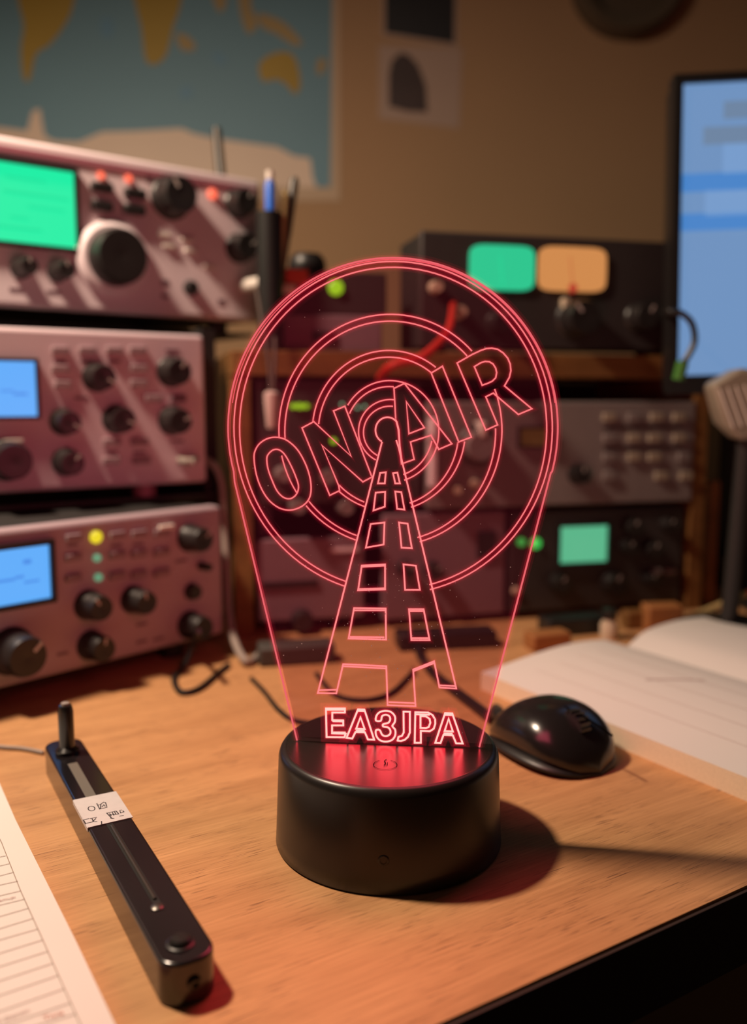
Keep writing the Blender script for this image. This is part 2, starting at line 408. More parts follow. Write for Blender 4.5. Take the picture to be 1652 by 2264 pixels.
def knob(F, t, px, py, rpx, depth=0.018, mt='knob', name='knob', skirt=True, ptr=True, ang=40, ring=None):
    u, v = F.uv(px, py, depth * 0.6); r = rpx * F.scale(px, py)
    b = MB()
    prof = [(r * 1.12, 0.0), (r * 1.12, 0.0015), (r, 0.003)] if skirt else [(r, 0.0)]
    prof += [(r * 0.95, depth * 0.85), (r * 0.86, depth), (r * 0.3, depth), (0.0, depth * 0.98)]
    b.lathe(prof, 36, (u, 0, v), '-y')
    if not (rpx > 40): # grip flutes
        for k in range(0):
            pass
    o = b.build(name, mt, t, smooth=True)
    if ptr:
        a = R(ang); p = MB(); w_ = r * 0.08
        x0, z0 = u + math.cos(a) * r * 0.35, v + math.sin(a) * r * 0.35; x1, z1 = u + math.cos(a) * r * 0.85, v + math.sin(a) * r * 0.85
        q = Vector((-math.sin(a) * w_, 0, math.cos(a) * w_))
        P = [Vector((x0, -depth - 0.0003, z0)) - q, Vector((x1, -depth - 0.0003, z1)) - q, Vector((x1, -depth - 0.0003, z1)) + q, Vector((x0, -depth - 0.0003, z0)) + q]
        p.prism(P, Vector((0, 0.0008, 0))).build('pointer', 'knob_mark', o)
    if ring:
        MB().lathe([(r * 1.05, 0.0), (r * 1.32, 0.0), (r * 1.32, 0.003), (r * 1.12, 0.006), (r * 1.05, 0.006)], 40, (u, 0, v), '-y').build('dial_ring', ring, t, smooth=True)
    return o
def prect(F, x0, y0, x1, y1, grow=0.0):
    """panel rectangle seen between two image corners -> u0,u1,v0,v1"""
    a, b = F.uv(x0, (y0 + y1) / 2), F.uv(x1, (y0 + y1) / 2); c, d = F.uv((x0 + x1) / 2, y0), F.uv((x0 + x1) / 2, y1)
    return min(a[0], b[0]) - grow, max(a[0], b[0]) + grow, min(c[1], d[1]) - grow, max(c[1], d[1]) + grow
def plate(F, t, rect, n0, n1, mt, name, bevel=0.0, parent=None):
    u0, u1, v0, v1 = rect
    return MB().box(u0, u1, -n1, -n0, v0, v1).build(name, mt, parent or t, bevel=bevel)
def btn(F, t, px, py, w_, h_, mt='panel_button', name='button', d=0.004, bevel=0.0012):
    return plate(F, t, prect(F, px - w_ / 2, py - h_ / 2, px + w_ / 2, py + h_ / 2), -0.0005, d, mt, name, bevel)
def lamp(F, t, px, py, rpx, mt, name='indicator_light', d=0.003):
    u, v = F.uv(px, py); r = rpx * F.scale(px, py)
    return MB().lathe([(r, -0.0005), (r, d * 0.5), (r * 0.7, d), (0.0, d * 1.15)], 20, (u, 0, v), '-y').build(name, mt, t, smooth=True)
def screen(F, t, rect_px, mt, marks=(), mark_mt=None, bezel=8, name='display', bz='black', deep=0.004):
    r0 = prect(F, *rect_px); s = bezel * F.scale((rect_px[0] + rect_px[2]) / 2, (rect_px[1] + rect_px[3]) / 2)
    u0, u1, v0, v1 = r0; b = MB()
    for q in ((u0 - s, u1 + s, v1, v1 + s), (u0 - s, u1 + s, v0 - s, v0), (u0 - s, u0, v0, v1), (u1, u1 + s, v0, v1)):
        b.box(q[0], q[1], -deep, 0.0005, q[2], q[3])
    bo = b.build('display_bezel', bz, t)
    so = plate(F, t, r0, -0.0005, 0.0015, mt, name, parent=bo)
    if marks:
        b = MB()
        for mk in marks:
            q = prect(F, *mk); q = (max(q[0], u0), min(q[1], u1), max(q[2], v0), min(q[3], v1))
            b.box(q[0], q[1], -0.0018, -0.0013, q[2], q[3])
        b.build('display_marking', mark_mt, so)
    return bo
def radio_body(F, t, u0, u1, H, depth, mt='panel', body='black_rough', bev=0.003, trim=None):
    MB().box(u0 + 0.002, u1 - 0.002, 0.006, depth, 0.001, H - 0.001).build('case', body, t, bevel=0.002)
    MB().box(u0, u1, 0.0, 0.012, 0.0, H).build('front_panel', mt, t, bevel=bev)
def foot(t, x, y, h, r=0.008, mt='black'):
    MB().lathe([(r, -h), (r, 0.0005)], 16, (x, y, 0)).build('foot', mt, t, smooth=True)

# ------------------------------------------------------------------ left stack of transceivers
LABR = {}
# top radio
z1b = 0.2345
F1 = Front.edge_yaw((0, 672), (568, 712), z1b, R(38))
H1 = F1.uv(580, 400)[1]; W1 = F1.uv(577, 560)[0]
U0 = -0.13
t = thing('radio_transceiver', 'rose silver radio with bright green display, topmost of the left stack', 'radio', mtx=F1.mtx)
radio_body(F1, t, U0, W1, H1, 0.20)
q = F1.uv(300, 361)
MB().box(U0, W1 - 0.004, -0.0012, 0.001, H1 - 0.0105, H1 - 0.0065).build('trim_line', 'panel_line', t)
screen(F1, t, (-150, 359, 163, 534), 'lcd_green', [(10, 395, 100, 399), (5, 430, 150, 434), (60, 460, 140, 463), (-60, 500, 90, 504), (20, 480, 60, 483)], 'lcd_green_mark', bezel=9)
knob(F1, t, 263, 568, 62, 0.022, name='main_dial', ptr=False, ring='panel')
knob(F1, t, 392, 432, 42, 0.020, name='knob', ang=120)
knob(F1, t, 538, 447, 29, 0.016, ang=60)
knob(F1, t, 540, 546, 29, 0.016, ang=30)
knob(F1, t, 58, 590, 20, 0.022, ang=90); knob(F1, t, 140, 598, 20, 0.022, ang=90)
knob(F1, t, 425, 636, 15, 0.006, name='jack_socket', ptr=False)
for x, y in ((222, 416), (295, 430), (222, 458), (293, 466)): btn(F1, t, x, y, 46, 20, 'knob', 'push_button', 0.006)
for x, y, r_ in ((222, 388, 8), (283, 395, 8), (468, 429, 11)): lamp(F1, t, x, y, r_, 'led_orange')
for x, y in ((362, 520), (412, 530), (372, 545), (420, 555), (462, 590)): btn(F1, t, x, y, 26, 9, 'white_pl', 'button', 0.0025, 0.0006)
b = MB()
for x, y, w_, h_ in ((200, 365, 30, 5), (265, 372, 30, 5), (330, 396, 12, 16), (35, 640, 30, 6), (118, 645, 30, 6), (365, 625, 16, 12), (365, 655, 16, 8), (490, 668, 16, 12), (120, 550, 40, 5), (40, 545, 40, 5)):
    r_ = prect(F1, x - w_ / 2, y - h_ / 2, x + w_ / 2, y + h_ / 2); MB().box(r_[0], r_[1], -0.0004, 0.001, r_[2], r_[3]).build('printed_mark', 'panel_print', t)
for x, y in ((U0 + .03, .02), (W1 - .03, .02), (U0 + .03, .17), (W1 - .03, .17)): foot(t, x, y, 0.0085)
# headphone plug in its front
pu, pv = F1.uv(535, 634)
pg = thing('headphone_plug', 'pale headphone plug pushed into the topmost left radio', 'plug', mtx=F1.mtx @ Matrix.Translation((pu, -0.0005, pv)))
MB().lathe([(0.0035, 0), (0.0035, 0.006), (0.0052, 0.008), (0.005, 0.028), (0.003, 0.033), (0.0, 0.034)], 18, axis='-y').build('plug_body', 'white_pl', pg, smooth=True)
# shelf under it, second radio
z2b = 0.1135
F2 = Front.edge_yaw((0, 1092), (455, 1066), z2b, R(34))
H2 = F2.uv(450, 741)[1]; W2 = F2.uv(455, 900)[0]
t = thing('radio_transceiver', 'rose silver radio with small blue display, middle of the left stack', 'radio', mtx=F2.mtx)
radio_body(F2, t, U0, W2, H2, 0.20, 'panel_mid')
foot(t, F2.uv(332, 1080)[0], 0.012, 0.0083, 0.008, 'panel_line')  # red light falling on this foot is put into its colour
screen(F2, t, (-110, 798, 78, 921), 'lcd_blue', [(0, 862, 30, 866), (28, 868, 60, 874), (-60, 850, -10, 853)], 'lcd_blue_mark', bezel=7)
for x, y, r_, a_ in ((224, 834, 29, -30), (390, 822, 30, 60), (150, 934, 27, -30), (268, 928, 29, -20), (392, 931, 29, 20), (156, 1023, 28, 50)):
    knob(F2, t, x, y, r_, 0.017, ang=a_)
knob(F2, t, 26, 1019, 42, 0.022, name='main_dial', ptr=False)
for x, y in ((132, 775), (192, 775), (252, 775), (303, 775), (132, 815), (138, 850), (305, 815), (305, 848), (338, 881), (246, 977), (308, 977), (245, 1018), (312, 1018)):
    btn(F2, t, x, y, 38, 17, 'panel_button', 'button', 0.0028, 0.0008)
btn(F2, t, 392, 881, 34, 16, 'panel_print', 'button', 0.003, 0.0008)
btn(F2, t, 28, 975, 46, 10, 'white_pl', 'button', 0.003, 0.0008)
b = MB()
for x, y in ((132, 798), (192, 798), (252, 798), (380, 775), (180, 880), (246, 1000), (308, 1000), (392, 975)):
    r_ = prect(F2, x - 14, y - 3, x + 14, y + 3); MB().box(r_[0], r_[1], -0.0004, 0.001, r_[2], r_[3]).build('printed_mark', 'panel_print', t)
for x, y in ((U0 + .03, .02), (W2 - .045, .02), (U0 + .03, .17), (W2 - .045, .17)): foot(t, x, y, 0.0083)
# cable plugged in the middle radio
p0 = F2.mtx @ Vector((F2.uv(398, 1017)[0], 0.0005, F2.uv(398, 1017)[1])); p0b = F2.mtx @ Vector((F2.uv(398, 1017)[0], -0.02, F2.uv(398, 1017)[1]))
cpts = smooth_loop([p0, p0b, at_y(438, 1012, 0.64), at_y(470, 1026, 0.635), at_y(488, 1060, 0.632), at_y(494, 1120, 0.628), at_y(500, 1240, 0.62), at_y(506, 1350, 0.60), at_y(520, 1420, 0.575), at_z(545, 1462, 0.004), at_z(570, 1450, 0.002), at_z(585, 1425, 0.002)], 6, closed=False)
tag(MB().tube(cpts, 0.0026).build('audio_cable', 'grey_cable', smooth=True), 'grey audio cable plugged into the middle radio of the left stack', 'cable')

# lower radio
z3b = 0.0125
F3 = Front.edge_yaw((0, 1535), (490, 1402), z3b, R(48.5))
H3 = F3.uv(494, 1117)[1]; W3 = F3.uv(493, 1260)[0]
t = thing('radio_transceiver', 'rose silver radio with yellow light, lowest of the left stack', 'radio', mtx=F3.mtx)
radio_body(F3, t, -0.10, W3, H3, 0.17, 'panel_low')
screen(F3, t, (-150, 1218, 108, 1343), 'lcd_blue', [(-10, 1280, 30, 1286), (30, 1272, 50, 1278), (50, 1282, 84, 1287), (48, 1236, 66, 1246)], 'lcd_blue_mark', bezel=11)
for x, y, r_, a_ in ((438, 1192, 28, 45), (213, 1342, 30, 120), (313, 1330, 28, 100), (219, 1432, 30, 80), (438, 1386, 28, 200)):
    knob(F3, t, x, y, r_, 0.016, ang=a_)
knob(F3, t, 48, 1448, 48, 0.020, name='main_dial', ang=40)
knob(F3, t, 456, 1253, 9, 0.010, name='toggle_switch', ptr=False); knob(F3, t, 430, 1309, 17, 0.006, name='jack_socket', ptr=False)
lamp(F3, t, 211, 1187, 14, 'led_yellow'); lamp(F3, t, 213, 1233, 9, 'led_teal'); lamp(F3, t, 216, 1276, 9, 'led_teal')
for x in (160, 257, 305, 355):
    for y in (1186, 1230, 1275): btn(F3, t, x, y + (x - 200) * -0.06, 34, 16, 'panel_low_btn', 'button', 0.0028, 0.0008)
btn(F3, t, 365, 1166, 34, 12, 'white_pl', 'button', 0.0028, 0.0008)
b = MB()
for x, y in ((160, 1205), (257, 1205), (305, 1203), (138, 1445), (313, 1418), (350, 1412), (313, 1380), (400, 1240)):
    r_ = prect(F3, x - 12, y - 3, x + 12, y + 3); MB().box(r_[0], r_[1], -0.0004, 0.001, r_[2], r_[3]).build('printed_mark', 'panel_print', t)
for x, y in ((-0.07, .02), (W3 - .03, .02), (-0.07, .14), (W3 - .03, .14)): foot(t, x, y, z3b)

# black rack that carries the two upper radios
rk = thing('equipment_rack', 'black metal rack whose shelves carry the two upper left radios', 'rack', mtx=F2.mtx)
def rk_pts(F, u0, u1, y0, y1, z0, z1, name):
    # box in F's axes, expressed for the rack parent
    m_ = F2.mtx.inverted() @ F.mtx; b = MB().box(u0, u1, y0, y1, z0, z1); b.v = [tuple(m_ @ Vector(v)) for v in b.v]
    return b.build(name, 'black_rough', rk)
sh2 = rk_pts(F2, -0.15, W2 + 0.0145, 0.002, 0.21, -0.0112, -0.0083, 'shelf')
sh1 = rk_pts(F1, -0.15, W1 - 0.001, 0.012, 0.21, -0.0112, -0.0085, 'shelf')
rk_pts(F2, W2 + 0.004, W2 + 0.0145, 0.014, 0.024, -(z2b), z1b - z2b - 0.0112, 'upright')
rk_pts(F2, W2 + 0.004, W2 + 0.0145, 0.19, 0.20, -(z2b), z1b - z2b - 0.0112, 'upright')
rk_pts(F2, W2 + 0.008, W2 + 0.010, 0.024, 0.19, -(z2b), z1b - z2b - 0.0112, 'side_panel')
rk_pts(F2, -0.15, -0.137, 0.014, 0.024, -(z2b), z1b - z2b - 0.0112, 'upright')
rk_pts(F2, -0.15, -0.137, 0.19, 0.20, -(z2b), z1b - z2b - 0.0112, 'upright')

# ------------------------------------------------------------------ wooden shelf unit and its equipment, right of the stack
YAW = R(14)
RK = Front.anchor(537, 0.0, 0.625, YAW)
def rect(x0, y0, x1, y1): return prect(RK, x0, y0, x1, y1)
zs0 = RK.uv(1000, 834)[1]; zs1 = RK.uv(1000, 780)[1]
uL = RK.uv(516, 1100)[0]; uP = RK.uv(558, 1100)[0]; uR = RK.uv(1545, 800)[0]; 
sw = thing('shelf_unit', 'orange brown wooden shelf unit behind the glowing lamp', 'shelf', mtx=RK.mtx)
MB().box(uL, uR + 0.012, 0.0, 0.17, zs0, zs1).build('shelf', 'shelf_wood', sw, bevel=0.001)
MB().box(uL, uP, 0.001, 0.169, 0.0, zs0 - 0.0002).build('upright', 'shelf_wood', sw)
MB().box(uR, uR + 0.012, 0.001, 0.169, 0.0, zs0 - 0.0002).build('upright', 'shelf_wood', sw)
MB().box(uP, uR, 0.166, 0.169, 0.0, zs0 - 0.0002).build('back_board', 'dark_panel', sw)

def unit(name, label, cat, px0, px1, zb, zt, front, yoff=0.004, depth=0.14, case='black_rough', feet=0.0, yaw=0.0):
    u0 = RK.uv(px0, 1000)[0]; u1 = RK.uv(px1, 1000)[0]
    O = RK.mtx @ Vector((u0, yoff, zb)); U = RK.U
    F = Front(O, U); t = thing(name, label, cat, mtx=F.mtx)
    W = u1 - u0; H = zt - zb
    MB().box(0.001, W - 0.001, 0.005, depth, 0.001, H - 0.001).build('case', case, t, bevel=0.001)
    MB().box(0, W, 0, 0.008, 0, H).build('front_panel', front, t, bevel=0.0015)
    if feet:
        for x, y in ((0.02, 0.02), (W - 0.02, 0.02), (0.02, depth - .02), (W - 0.02, depth - .02)): foot(t, x, y, feet, 0.006)
    return F, t, W, H
def zz(py, px=1250): return RK.uv(px, py)[1]

# twin meter unit on the shelf
FA, t, W, H = unit('antenna_tuner', 'black antenna tuner with lit green and amber meters on the wooden shelf', 'radio equipment', 932, 1525, zs1 + 0.004, zz(522), 'dark_panel', feet=0.004, depth=0.06)
for rp, mt in (((1037, 543, 1180, 642), 'meter_green'), ((1189, 547, 1338, 645), 'meter_amber')):
    r_ = prect(FA, *rp); cx_, cz_ = (r_[0] + r_[1]) / 2, (r_[2] + r_[3]) / 2; hw, hh = (r_[1] - r_[0]) / 2, (r_[3] - r_[2]) / 2
    P = []
    for i in range(32):
        a = 2 * math.pi * i / 32; c, s_ = math.cos(a), math.sin(a)
        P.append(Vector((cx_ + hw * math.copysign(abs(c) ** 0.35, c), 0.0005, cz_ + hh * math.copysign(abs(s_) ** 0.35, s_))))
    mo = MB().prism(P, Vector((0, -0.003, 0))).build('meter', mt, t)
    MB().tube([(cx_, -0.0028, cz_ - hh * 0.8), (cx_ - hw * 0.1, -0.0028, cz_ + hh * 0.55)], 0.0003, 6).build('needle', 'meter_needle' if mt == 'meter_amber' else 'lcd_green_mark', mo)
    if mt == 'meter_amber': MB().lathe([(0.0035, 0.0), (0.0035, 0.0035), (0, 0.004)], 16, (cx_, 0, cz_ - hh * 0.85), '-y').build('pivot_cap', 'meter_needle', mo, smooth=True)
knob(FA, t, 966, 634, 13, 0.010, 'beige', ptr=False); knob(FA, t, 1018, 690, 14, 0.010, 'beige', ptr=False)
knob(FA, t, 1285, 702, 40, 0.020, ang=130); knob(FA, t, 1110, 712, 26, 0.014, ang=90); knob(FA, t, 1425, 700, 30, 0.016, ang=60)
btn(FA, t, 1246, 690, 16, 60, 'beige', 'knob_highlight', 0.006)  # highlight on the big knob, painted as a beige bar

# stack on the desk under the shelf, right half
zD = 0.006
F_, t, W, H = unit('data_modem', 'black radio with pale green display beneath the grey receiver', 'radio', 1135, 1525, zD, zz(1128), 'dark_panel', feet=0.006)
screen(F_, t, (1235, 1162, 1340, 1242), 'lcd_pale_green', bezel=6, name='display')
lamp(F_, t, 1152, 1198, 9, 'led_green'); lamp(F_, t, 1184, 1201, 12, 'led_green')
for x, y, r_ in ((1400, 1165, 18), (1480, 1160, 14), (1390, 1210, 16), (1445, 1215, 18), (1240, 1290, 20), (1360, 1290, 24), (1440, 1280, 14)):
    knob(F_, t, x, y, r_, 0.01, ang=70)
for x in (1450, 1480): btn(F_, t, x, 1262, 22, 12, 'grey_panel')
lamp(F_, t, 1140, 1306, 9, 'beige', 'screw_head')
zt_m = zz(1128)
FG, t, W, H = unit('receiver', 'grey communications receiver with button columns under the wooden shelf', 'radio', 945, 1535, zt_m + 0.004, zz(888), 'grey_panel', yoff=0.0, feet=0.004)
btn(FG, t, 952, 1000, 14, 150, 'panel', 'handle', 0.010)
knob(FG, t, 1062, 985, 36, 0.012, 'grey_panel', name='main_dial', ptr=False, ring='dark_panel')
btn(FG, t, 1056, 948, 14, 34, 'white_pl', 'dial_marker', 0.013)
screen(FG, t, (1148, 948, 1210, 985), mat('amber_window', (0.10, 0.06, 0.02), 0.4, emit=(0.05, 0.028, 0.006)), bezel=5)
knob(FG, t, 1285, 1050, 20, 0.012, 'knob', ang=90)
for y, xs in ((922, (1345, 1400, 1450, 1500)), (968, (1345, 1400, 1445, 1500)), (1010, (1345, 1400, 1445, 1510)), (1052, (1345, 1460, 1515))):
    for x in xs: btn(FG, t, x, y, 26, 18, 'beige_btn' if (x + y) % 3 else 'grey_panel', 'button', 0.003, 0.0006)
for y in (945, 990): btn(FG, t, 1420, y, 170, 5, 'dark_panel', 'printed_strip', 0.0006, 0)
knob(FG, t, 1012, 1084, 9, 0.006, 'beige', name='jack_socket', ptr=False); knob(FG, t, 1051, 1070, 9, 0.006, 'beige', name='jack_socket', ptr=False)

# left half of the shelf unit
F_, t, W, H = unit('speaker_unit', 'rose grey box with slot and round knob, low behind the lamp', 'radio', 566, 808, 0.010, RK.uv(680, 1192)[1], 'rack_box', feet=0.010)
btn(F_, t, 638, 1292, 130, 14, 'black', 'slot', 0.0015, 0); knob(F_, t, 670, 1374, 22, 0.01, 'knob', ptr=False)
btn(F_, t, 760, 1215, 60, 8, 'panel', 'button', 0.002, 0)
F_, t, W, H = unit('power_supply', 'mauve grey power supply with dark window behind the tower engraving', 'power supply', 850, 1126, 0.006, RK.uv(990, 1135)[1], 'rack_box', feet=0.006)
btn(F_, t, 1075, 1205, 40, 60, 'black', 'dark_window', 0.002, 0); knob(F_, t, 900, 1260, 18, 0.01); knob(F_, t, 960, 1262, 18, 0.01)
zt5 = RK.uv(680, 1192)[1]
F_, t, W, H = unit('receiver', 'black scanner receiver with dotted yellow green lights under the shelf', 'radio', 566, 935, RK.uv(990, 1135)[1] + 0.010, RK.uv(740, 838)[1], 'dark_panel', feet=0.0)
for x, r_ in ((648, 6), (662, 7), (676, 6), (690, 4)): lamp(F_, t, x, 898, r_, 'led_lime' if x < 680 else mat('dim_amber_light', (0.02, 0.02, 0.02), 0.4, emit=(0.16, 0.09, 0.01)))
for x, y in ((756, 894), (790, 901), (806, 899)): lamp(F_, t, x, y, 3.2, 'led_pale')
lamp(F_, t, 737, 975, 6, 'led_lime')
for x, y in ((627, 1050), (725, 1055), (765, 1122), (660, 1120)): knob(F_, t, x, y, 17, 0.012, 'grey_panel', ptr=False)
for u in (0.008, W - 0.008):
    for y in (0.02, 0.12): MB().box(u - 0.005, u + 0.005, y - 0.005, y + 0.005, -(F_.O.z - zt5) if u < 0.05 else -0.010, 0.0015).build('foot', 'black', t)

# things standing on the wooden shelf, left part
F_, t, W, H = unit('switch_box', 'mauve switch box with small dark window on the shelf', 'box', 640, 860, zs1, RK.uv(740, 690)[1], 'rack_box', yoff=0.02, depth=0.09)
btn(F_, t, 715, 745, 50, 24, 'black', 'dark_window', 0.002, 0)
zt = RK.uv(740, 690)[1]
F_, t, W, H = unit('preamplifier', 'black box with lime green light on top of the mauve box', 'radio equipment', 610, 872, zt + 0.0001, RK.uv(740, 590)[1], 'dark_panel', yoff=0.022, depth=0.08)
lamp(F_, t, 742, 636, 17, 'led_lime')
btn(F_, t, 655, 612, 50, 34, 'orange_red', 'red_panel', 0.004, 0.001); btn(F_, t, 636, 640, 30, 20, 'beige', 'terminal', 0.006, 0.001)
ztp = RK.uv(740, 590)[1]
pc = RK.mtx @ Vector((RK.uv(706, 580)[0], 0.05, ztp))
tag(MB().lathe([(0.013, 0), (0.0145, 0.006), (0.0135, 0.012), (0.010, 0.016), (0.006, 0.0165), (0.005, 0.008), (0, 0.008)], 28).build('cable_coil_spool', 'black', smooth=True), 'small round black spool lying on the black box', 'spool')
bpy.data.objects['cable_coil_spool'].location = pc

# pen holder with pens
hp = RK.mtx @ Vector((RK.uv(603, 700)[0], 0.012, zs1))
ho = tag(MB().lathe([(0.0, 0.0), (0.0090, 0.0), (0.0090, 0.096), (0.0072, 0.096), (0.0072, 0.003), (0.0, 0.003)], 28).build('pen_holder', 'black', smooth=True), 'slim black pen tube at the left end of the shelf', 'pen holder')
ho.location = hp; hy = hp.y
def pen(name, a, b, r, mt, label, capm=None, cat='pen'):
    a = at_y(a[0], a[1], a[2]); b_ = at_y(b[0], b[1], b[2]); d = (b_ - a); L_ = d.length
    t = thing(name, label, cat, mtx=Matrix.Translation(a) @ d.to_track_quat('Z', 'Y').to_matrix().to_4x4())
    MB().lathe([(r * 0.3, 0), (r, r * 2), (r, L_ * 0.62), (r * 0.98, L_ * 0.62)], 16).build('barrel', mt, t, smooth=True)
    MB().lathe([(r * 1.1, L_ * 0.62), (r * 1.1, L_ * 0.97), (r * 0.7, L_), (0, L_)], 16).build('cap', capm or mt, t, smooth=True)
    if name == 'ballpoint_pen': MB().lathe([(r * 0.8, L_), (r * 0.8, L_ + 0.006), (0, L_ + 0.0065)], 12).build('click_button', 'white_pl', t, smooth=True)
    return t
pen('ballpoint_pen', (601, 735, hy - 0.001), (597, 398, hy - 0.002), 0.0034, 'blue_pen', 'blue capped pen standing in the black pen tube', 'white_pl')
for o in list(bpy.data.objects):
    if o.name == 'cap': o.data.materials[0] = M['blue_pen']
pen('marker_pen', (603, 735, hy + 0.003), (652, 392, hy + 0.008), 0.0030, 'pen_dark', 'dark pen leaning right in the pen tube')
pen('marker_pen', (606, 735, hy), (630, 420, hy + 0.004), 0.0028, 'land_brown', 'brown pencil between the blue pen and the dark pen')
# aerial standing on the top radio
Fb = Front(F1.O - F1.N * 0.05, F1.U); qa = Fb.uv(490, 384); pa = F1.mtx @ Vector((qa[0], 0.05, H1))
aa = thing('whip_antenna', 'short brown whip antenna standing on the topmost radio', 'antenna', pa)
bb_ = at_y(479, 285, pa.y + 0.01) - pa
MB().lathe([(0.007, -0.0012), (0.007, 0.002), (0.004, 0.006), (0.0, 0.006)], 20).build('antenna_base', 'black', aa, smooth=True)
MB().tube([(0, 0, 0.003), bb_ * 0.5, bb_], [0.0042, 0.0042, 0.0038], 12).build('antenna_rod', 'pen_dark', aa, smooth=True)

# hanging connector in front of the shelf
M['cord'] = mat('cable_cord', (0.12, 0.10, 0.09), 0.5)
hk = thing('usb_cable', 'thin pale cable hanging in front of the shelf with a white connector', 'cable', at_y(600, 905, 0.615))
o_ = hk.location
pts = smooth_loop([at_y(568, 640, 0.618), at_y(578, 700, 0.617), at_y(590, 770, 0.616), at_y(597, 830, 0.615), at_y(600, 880, 0.615)], 6, closed=False)
MB().tube([p - o_ for p in pts], 0.0013, 8).build('cable_cord', 'cord', hk, smooth=True)
pts = smooth_loop([at_y(608, 745, 0.618), at_y(608, 800, 0.616), at_y(603, 880, 0.615)], 6, closed=False)
MB().tube([p - o_ for p in pts], 0.0013, 8).build('cable_cord', 'cord', hk, smooth=True)
MB().lathe([(0.0030, -0.013), (0.0036, -0.011), (0.0050, 0.006), (0.0050, 0.011), (0.0030, 0.0125)], 16).build('connector', 'white_pl', hk, smooth=True)
# red lead down from the tuner
pts = smooth_loop([FA.mtx @ Vector((FA.uv(1005, 668)[0], 0.002, FA.uv(1005, 668)[1])), at_y(1000, 700, 0.635), at_y(990, 735, 0.622), at_y(958, 770, 0.612), at_y(925, 793, 0.608), at_y(890, 800, 0.607), at_y(860, 812, 0.61), at_y(840, 835, 0.63)], 6, closed=False)
tag(MB().tube(pts, 0.0030).build('power_cable', 'red_cable', smooth=True), 'red lead drooping from the tuner over the shelf edge', 'cable')

# ------------------------------------------------------------------ monitor at the right
mY = 0.66
FMo = Front.anchor(1500, 0.0, mY, R(-4))
def rot_n(F, ang):  # lean sideways about the normal
    Rm = Matrix.Rotation(ang, 3, F.N); F.U = Rm @ F.U; F.V = Rm @ F.V
    F.mtx = Matrix.Translation(F.O) @ Matrix((F.U, -F.N, F.V)).transposed().to_4x4()
FMo.O = at_y(1497, 812, mY); rot_n(FMo, R(1.4))
t = thing('computer_monitor', 'black framed computer monitor showing a pale blue screen', 'monitor', mtx=FMo.mtx)
Wm, Hm = 0.34, FMo.uv(1540, 186)[1]
z0m = FMo.uv(1600, 828)[1]
b = MB(); fr_ = 0.0062
for q in ((-fr_, Wm + fr_, Hm, Hm + fr_), (-fr_, Wm + fr_, z0m - 0.014, z0m), (-fr_, 0, z0m, Hm), (Wm, Wm + fr_, z0m, Hm)): b.box(q[0], q[1], -0.004, 0.012, q[2], q[3])
b.build('screen_frame', 'black', t)
MB().box(-fr_ + .002, Wm + fr_ - .002, 0.006, 0.03, z0m - 0.012, Hm + fr_ - .002).build('back_cover', 'black', t, bevel=0.004)
so = MB().box(0, Wm, -0.0005, 0.004, z0m, Hm).build('screen', 'monitor_screen', t)
def mrow(y0, y1, x0, x1, mt, nm):
    a = FMo.uv(x0, y0); c = FMo.uv(x1, y1); MB().box(max(0, a[0]), min(Wm, c[0]), -0.001, 0, c[1], a[1]).build(nm, mt, so)
mrow(386, 410, 1500, 1900, 'monitor_bar', 'highlight_bar'); mrow(474, 497, 1500, 1900, 'monitor_bar', 'highlight_bar')
mrow(282, 306, 1555, 1900, 'monitor_grey', 'text_line'); mrow(318, 372, 1600, 1900, 'monitor_pale', 'text_line'); mrow(225, 250, 1600, 1900, 'monitor_grey', 'text_line')
mrow(420, 465, 1560, 1900, 'monitor_pale', 'text_line')
# stand
st_c = FMo.mtx @ Vector((0.17, 0.03, z0m + 0.05)); inv = FMo.mtx.inverted()
b = MB().box(st_c.x - 0.02, st_c.x + 0.02, st_c.y, st_c.y + 0.015, 0.004, st_c.z); b.v = [tuple(inv @ Vector(v)) for v in b.v]; b.build('stand_neck', 'black', t)
b = MB().box(st_c.x - 0.09, st_c.x + 0.09, st_c.y - 0.05, st_c.y + 0.07, 0.0005, 0.006); b.v = [tuple(inv @ Vector(v)) for v in b.v]; b.build('stand_foot', 'black', t, bevel=0.002)
# looped cable with green plug before the screen
pts = smooth_loop([at_y(1480, 690, 0.612), at_y(1505, 692, 0.61), at_y(1530, 715, 0.608), at_y(1536, 755, 0.606), at_y(1520, 790, 0.606), at_y(1508, 805, 0.606)], 6, closed=False)
lc = thing('network_cable', 'dark cable loop with a green plug hanging before the monitor corner', 'cable', at_y(1520, 760, 0.606))
FAo = FA.mtx @ Vector((FA.uv(1470, 692)[0], 0.002, FA.uv(1470, 692)[1]))
pts = [FAo] + pts
MB().tube([p - lc.location for p in pts], 0.0022, 8).build('cable_cord', 'black', lc, smooth=True)
MB().tube([p - lc.location for p in (at_y(1510, 800, 0.606), at_y(1500, 840, 0.607))], 0.0042, 8).build('plug', 'green_plug', lc, smooth=True)

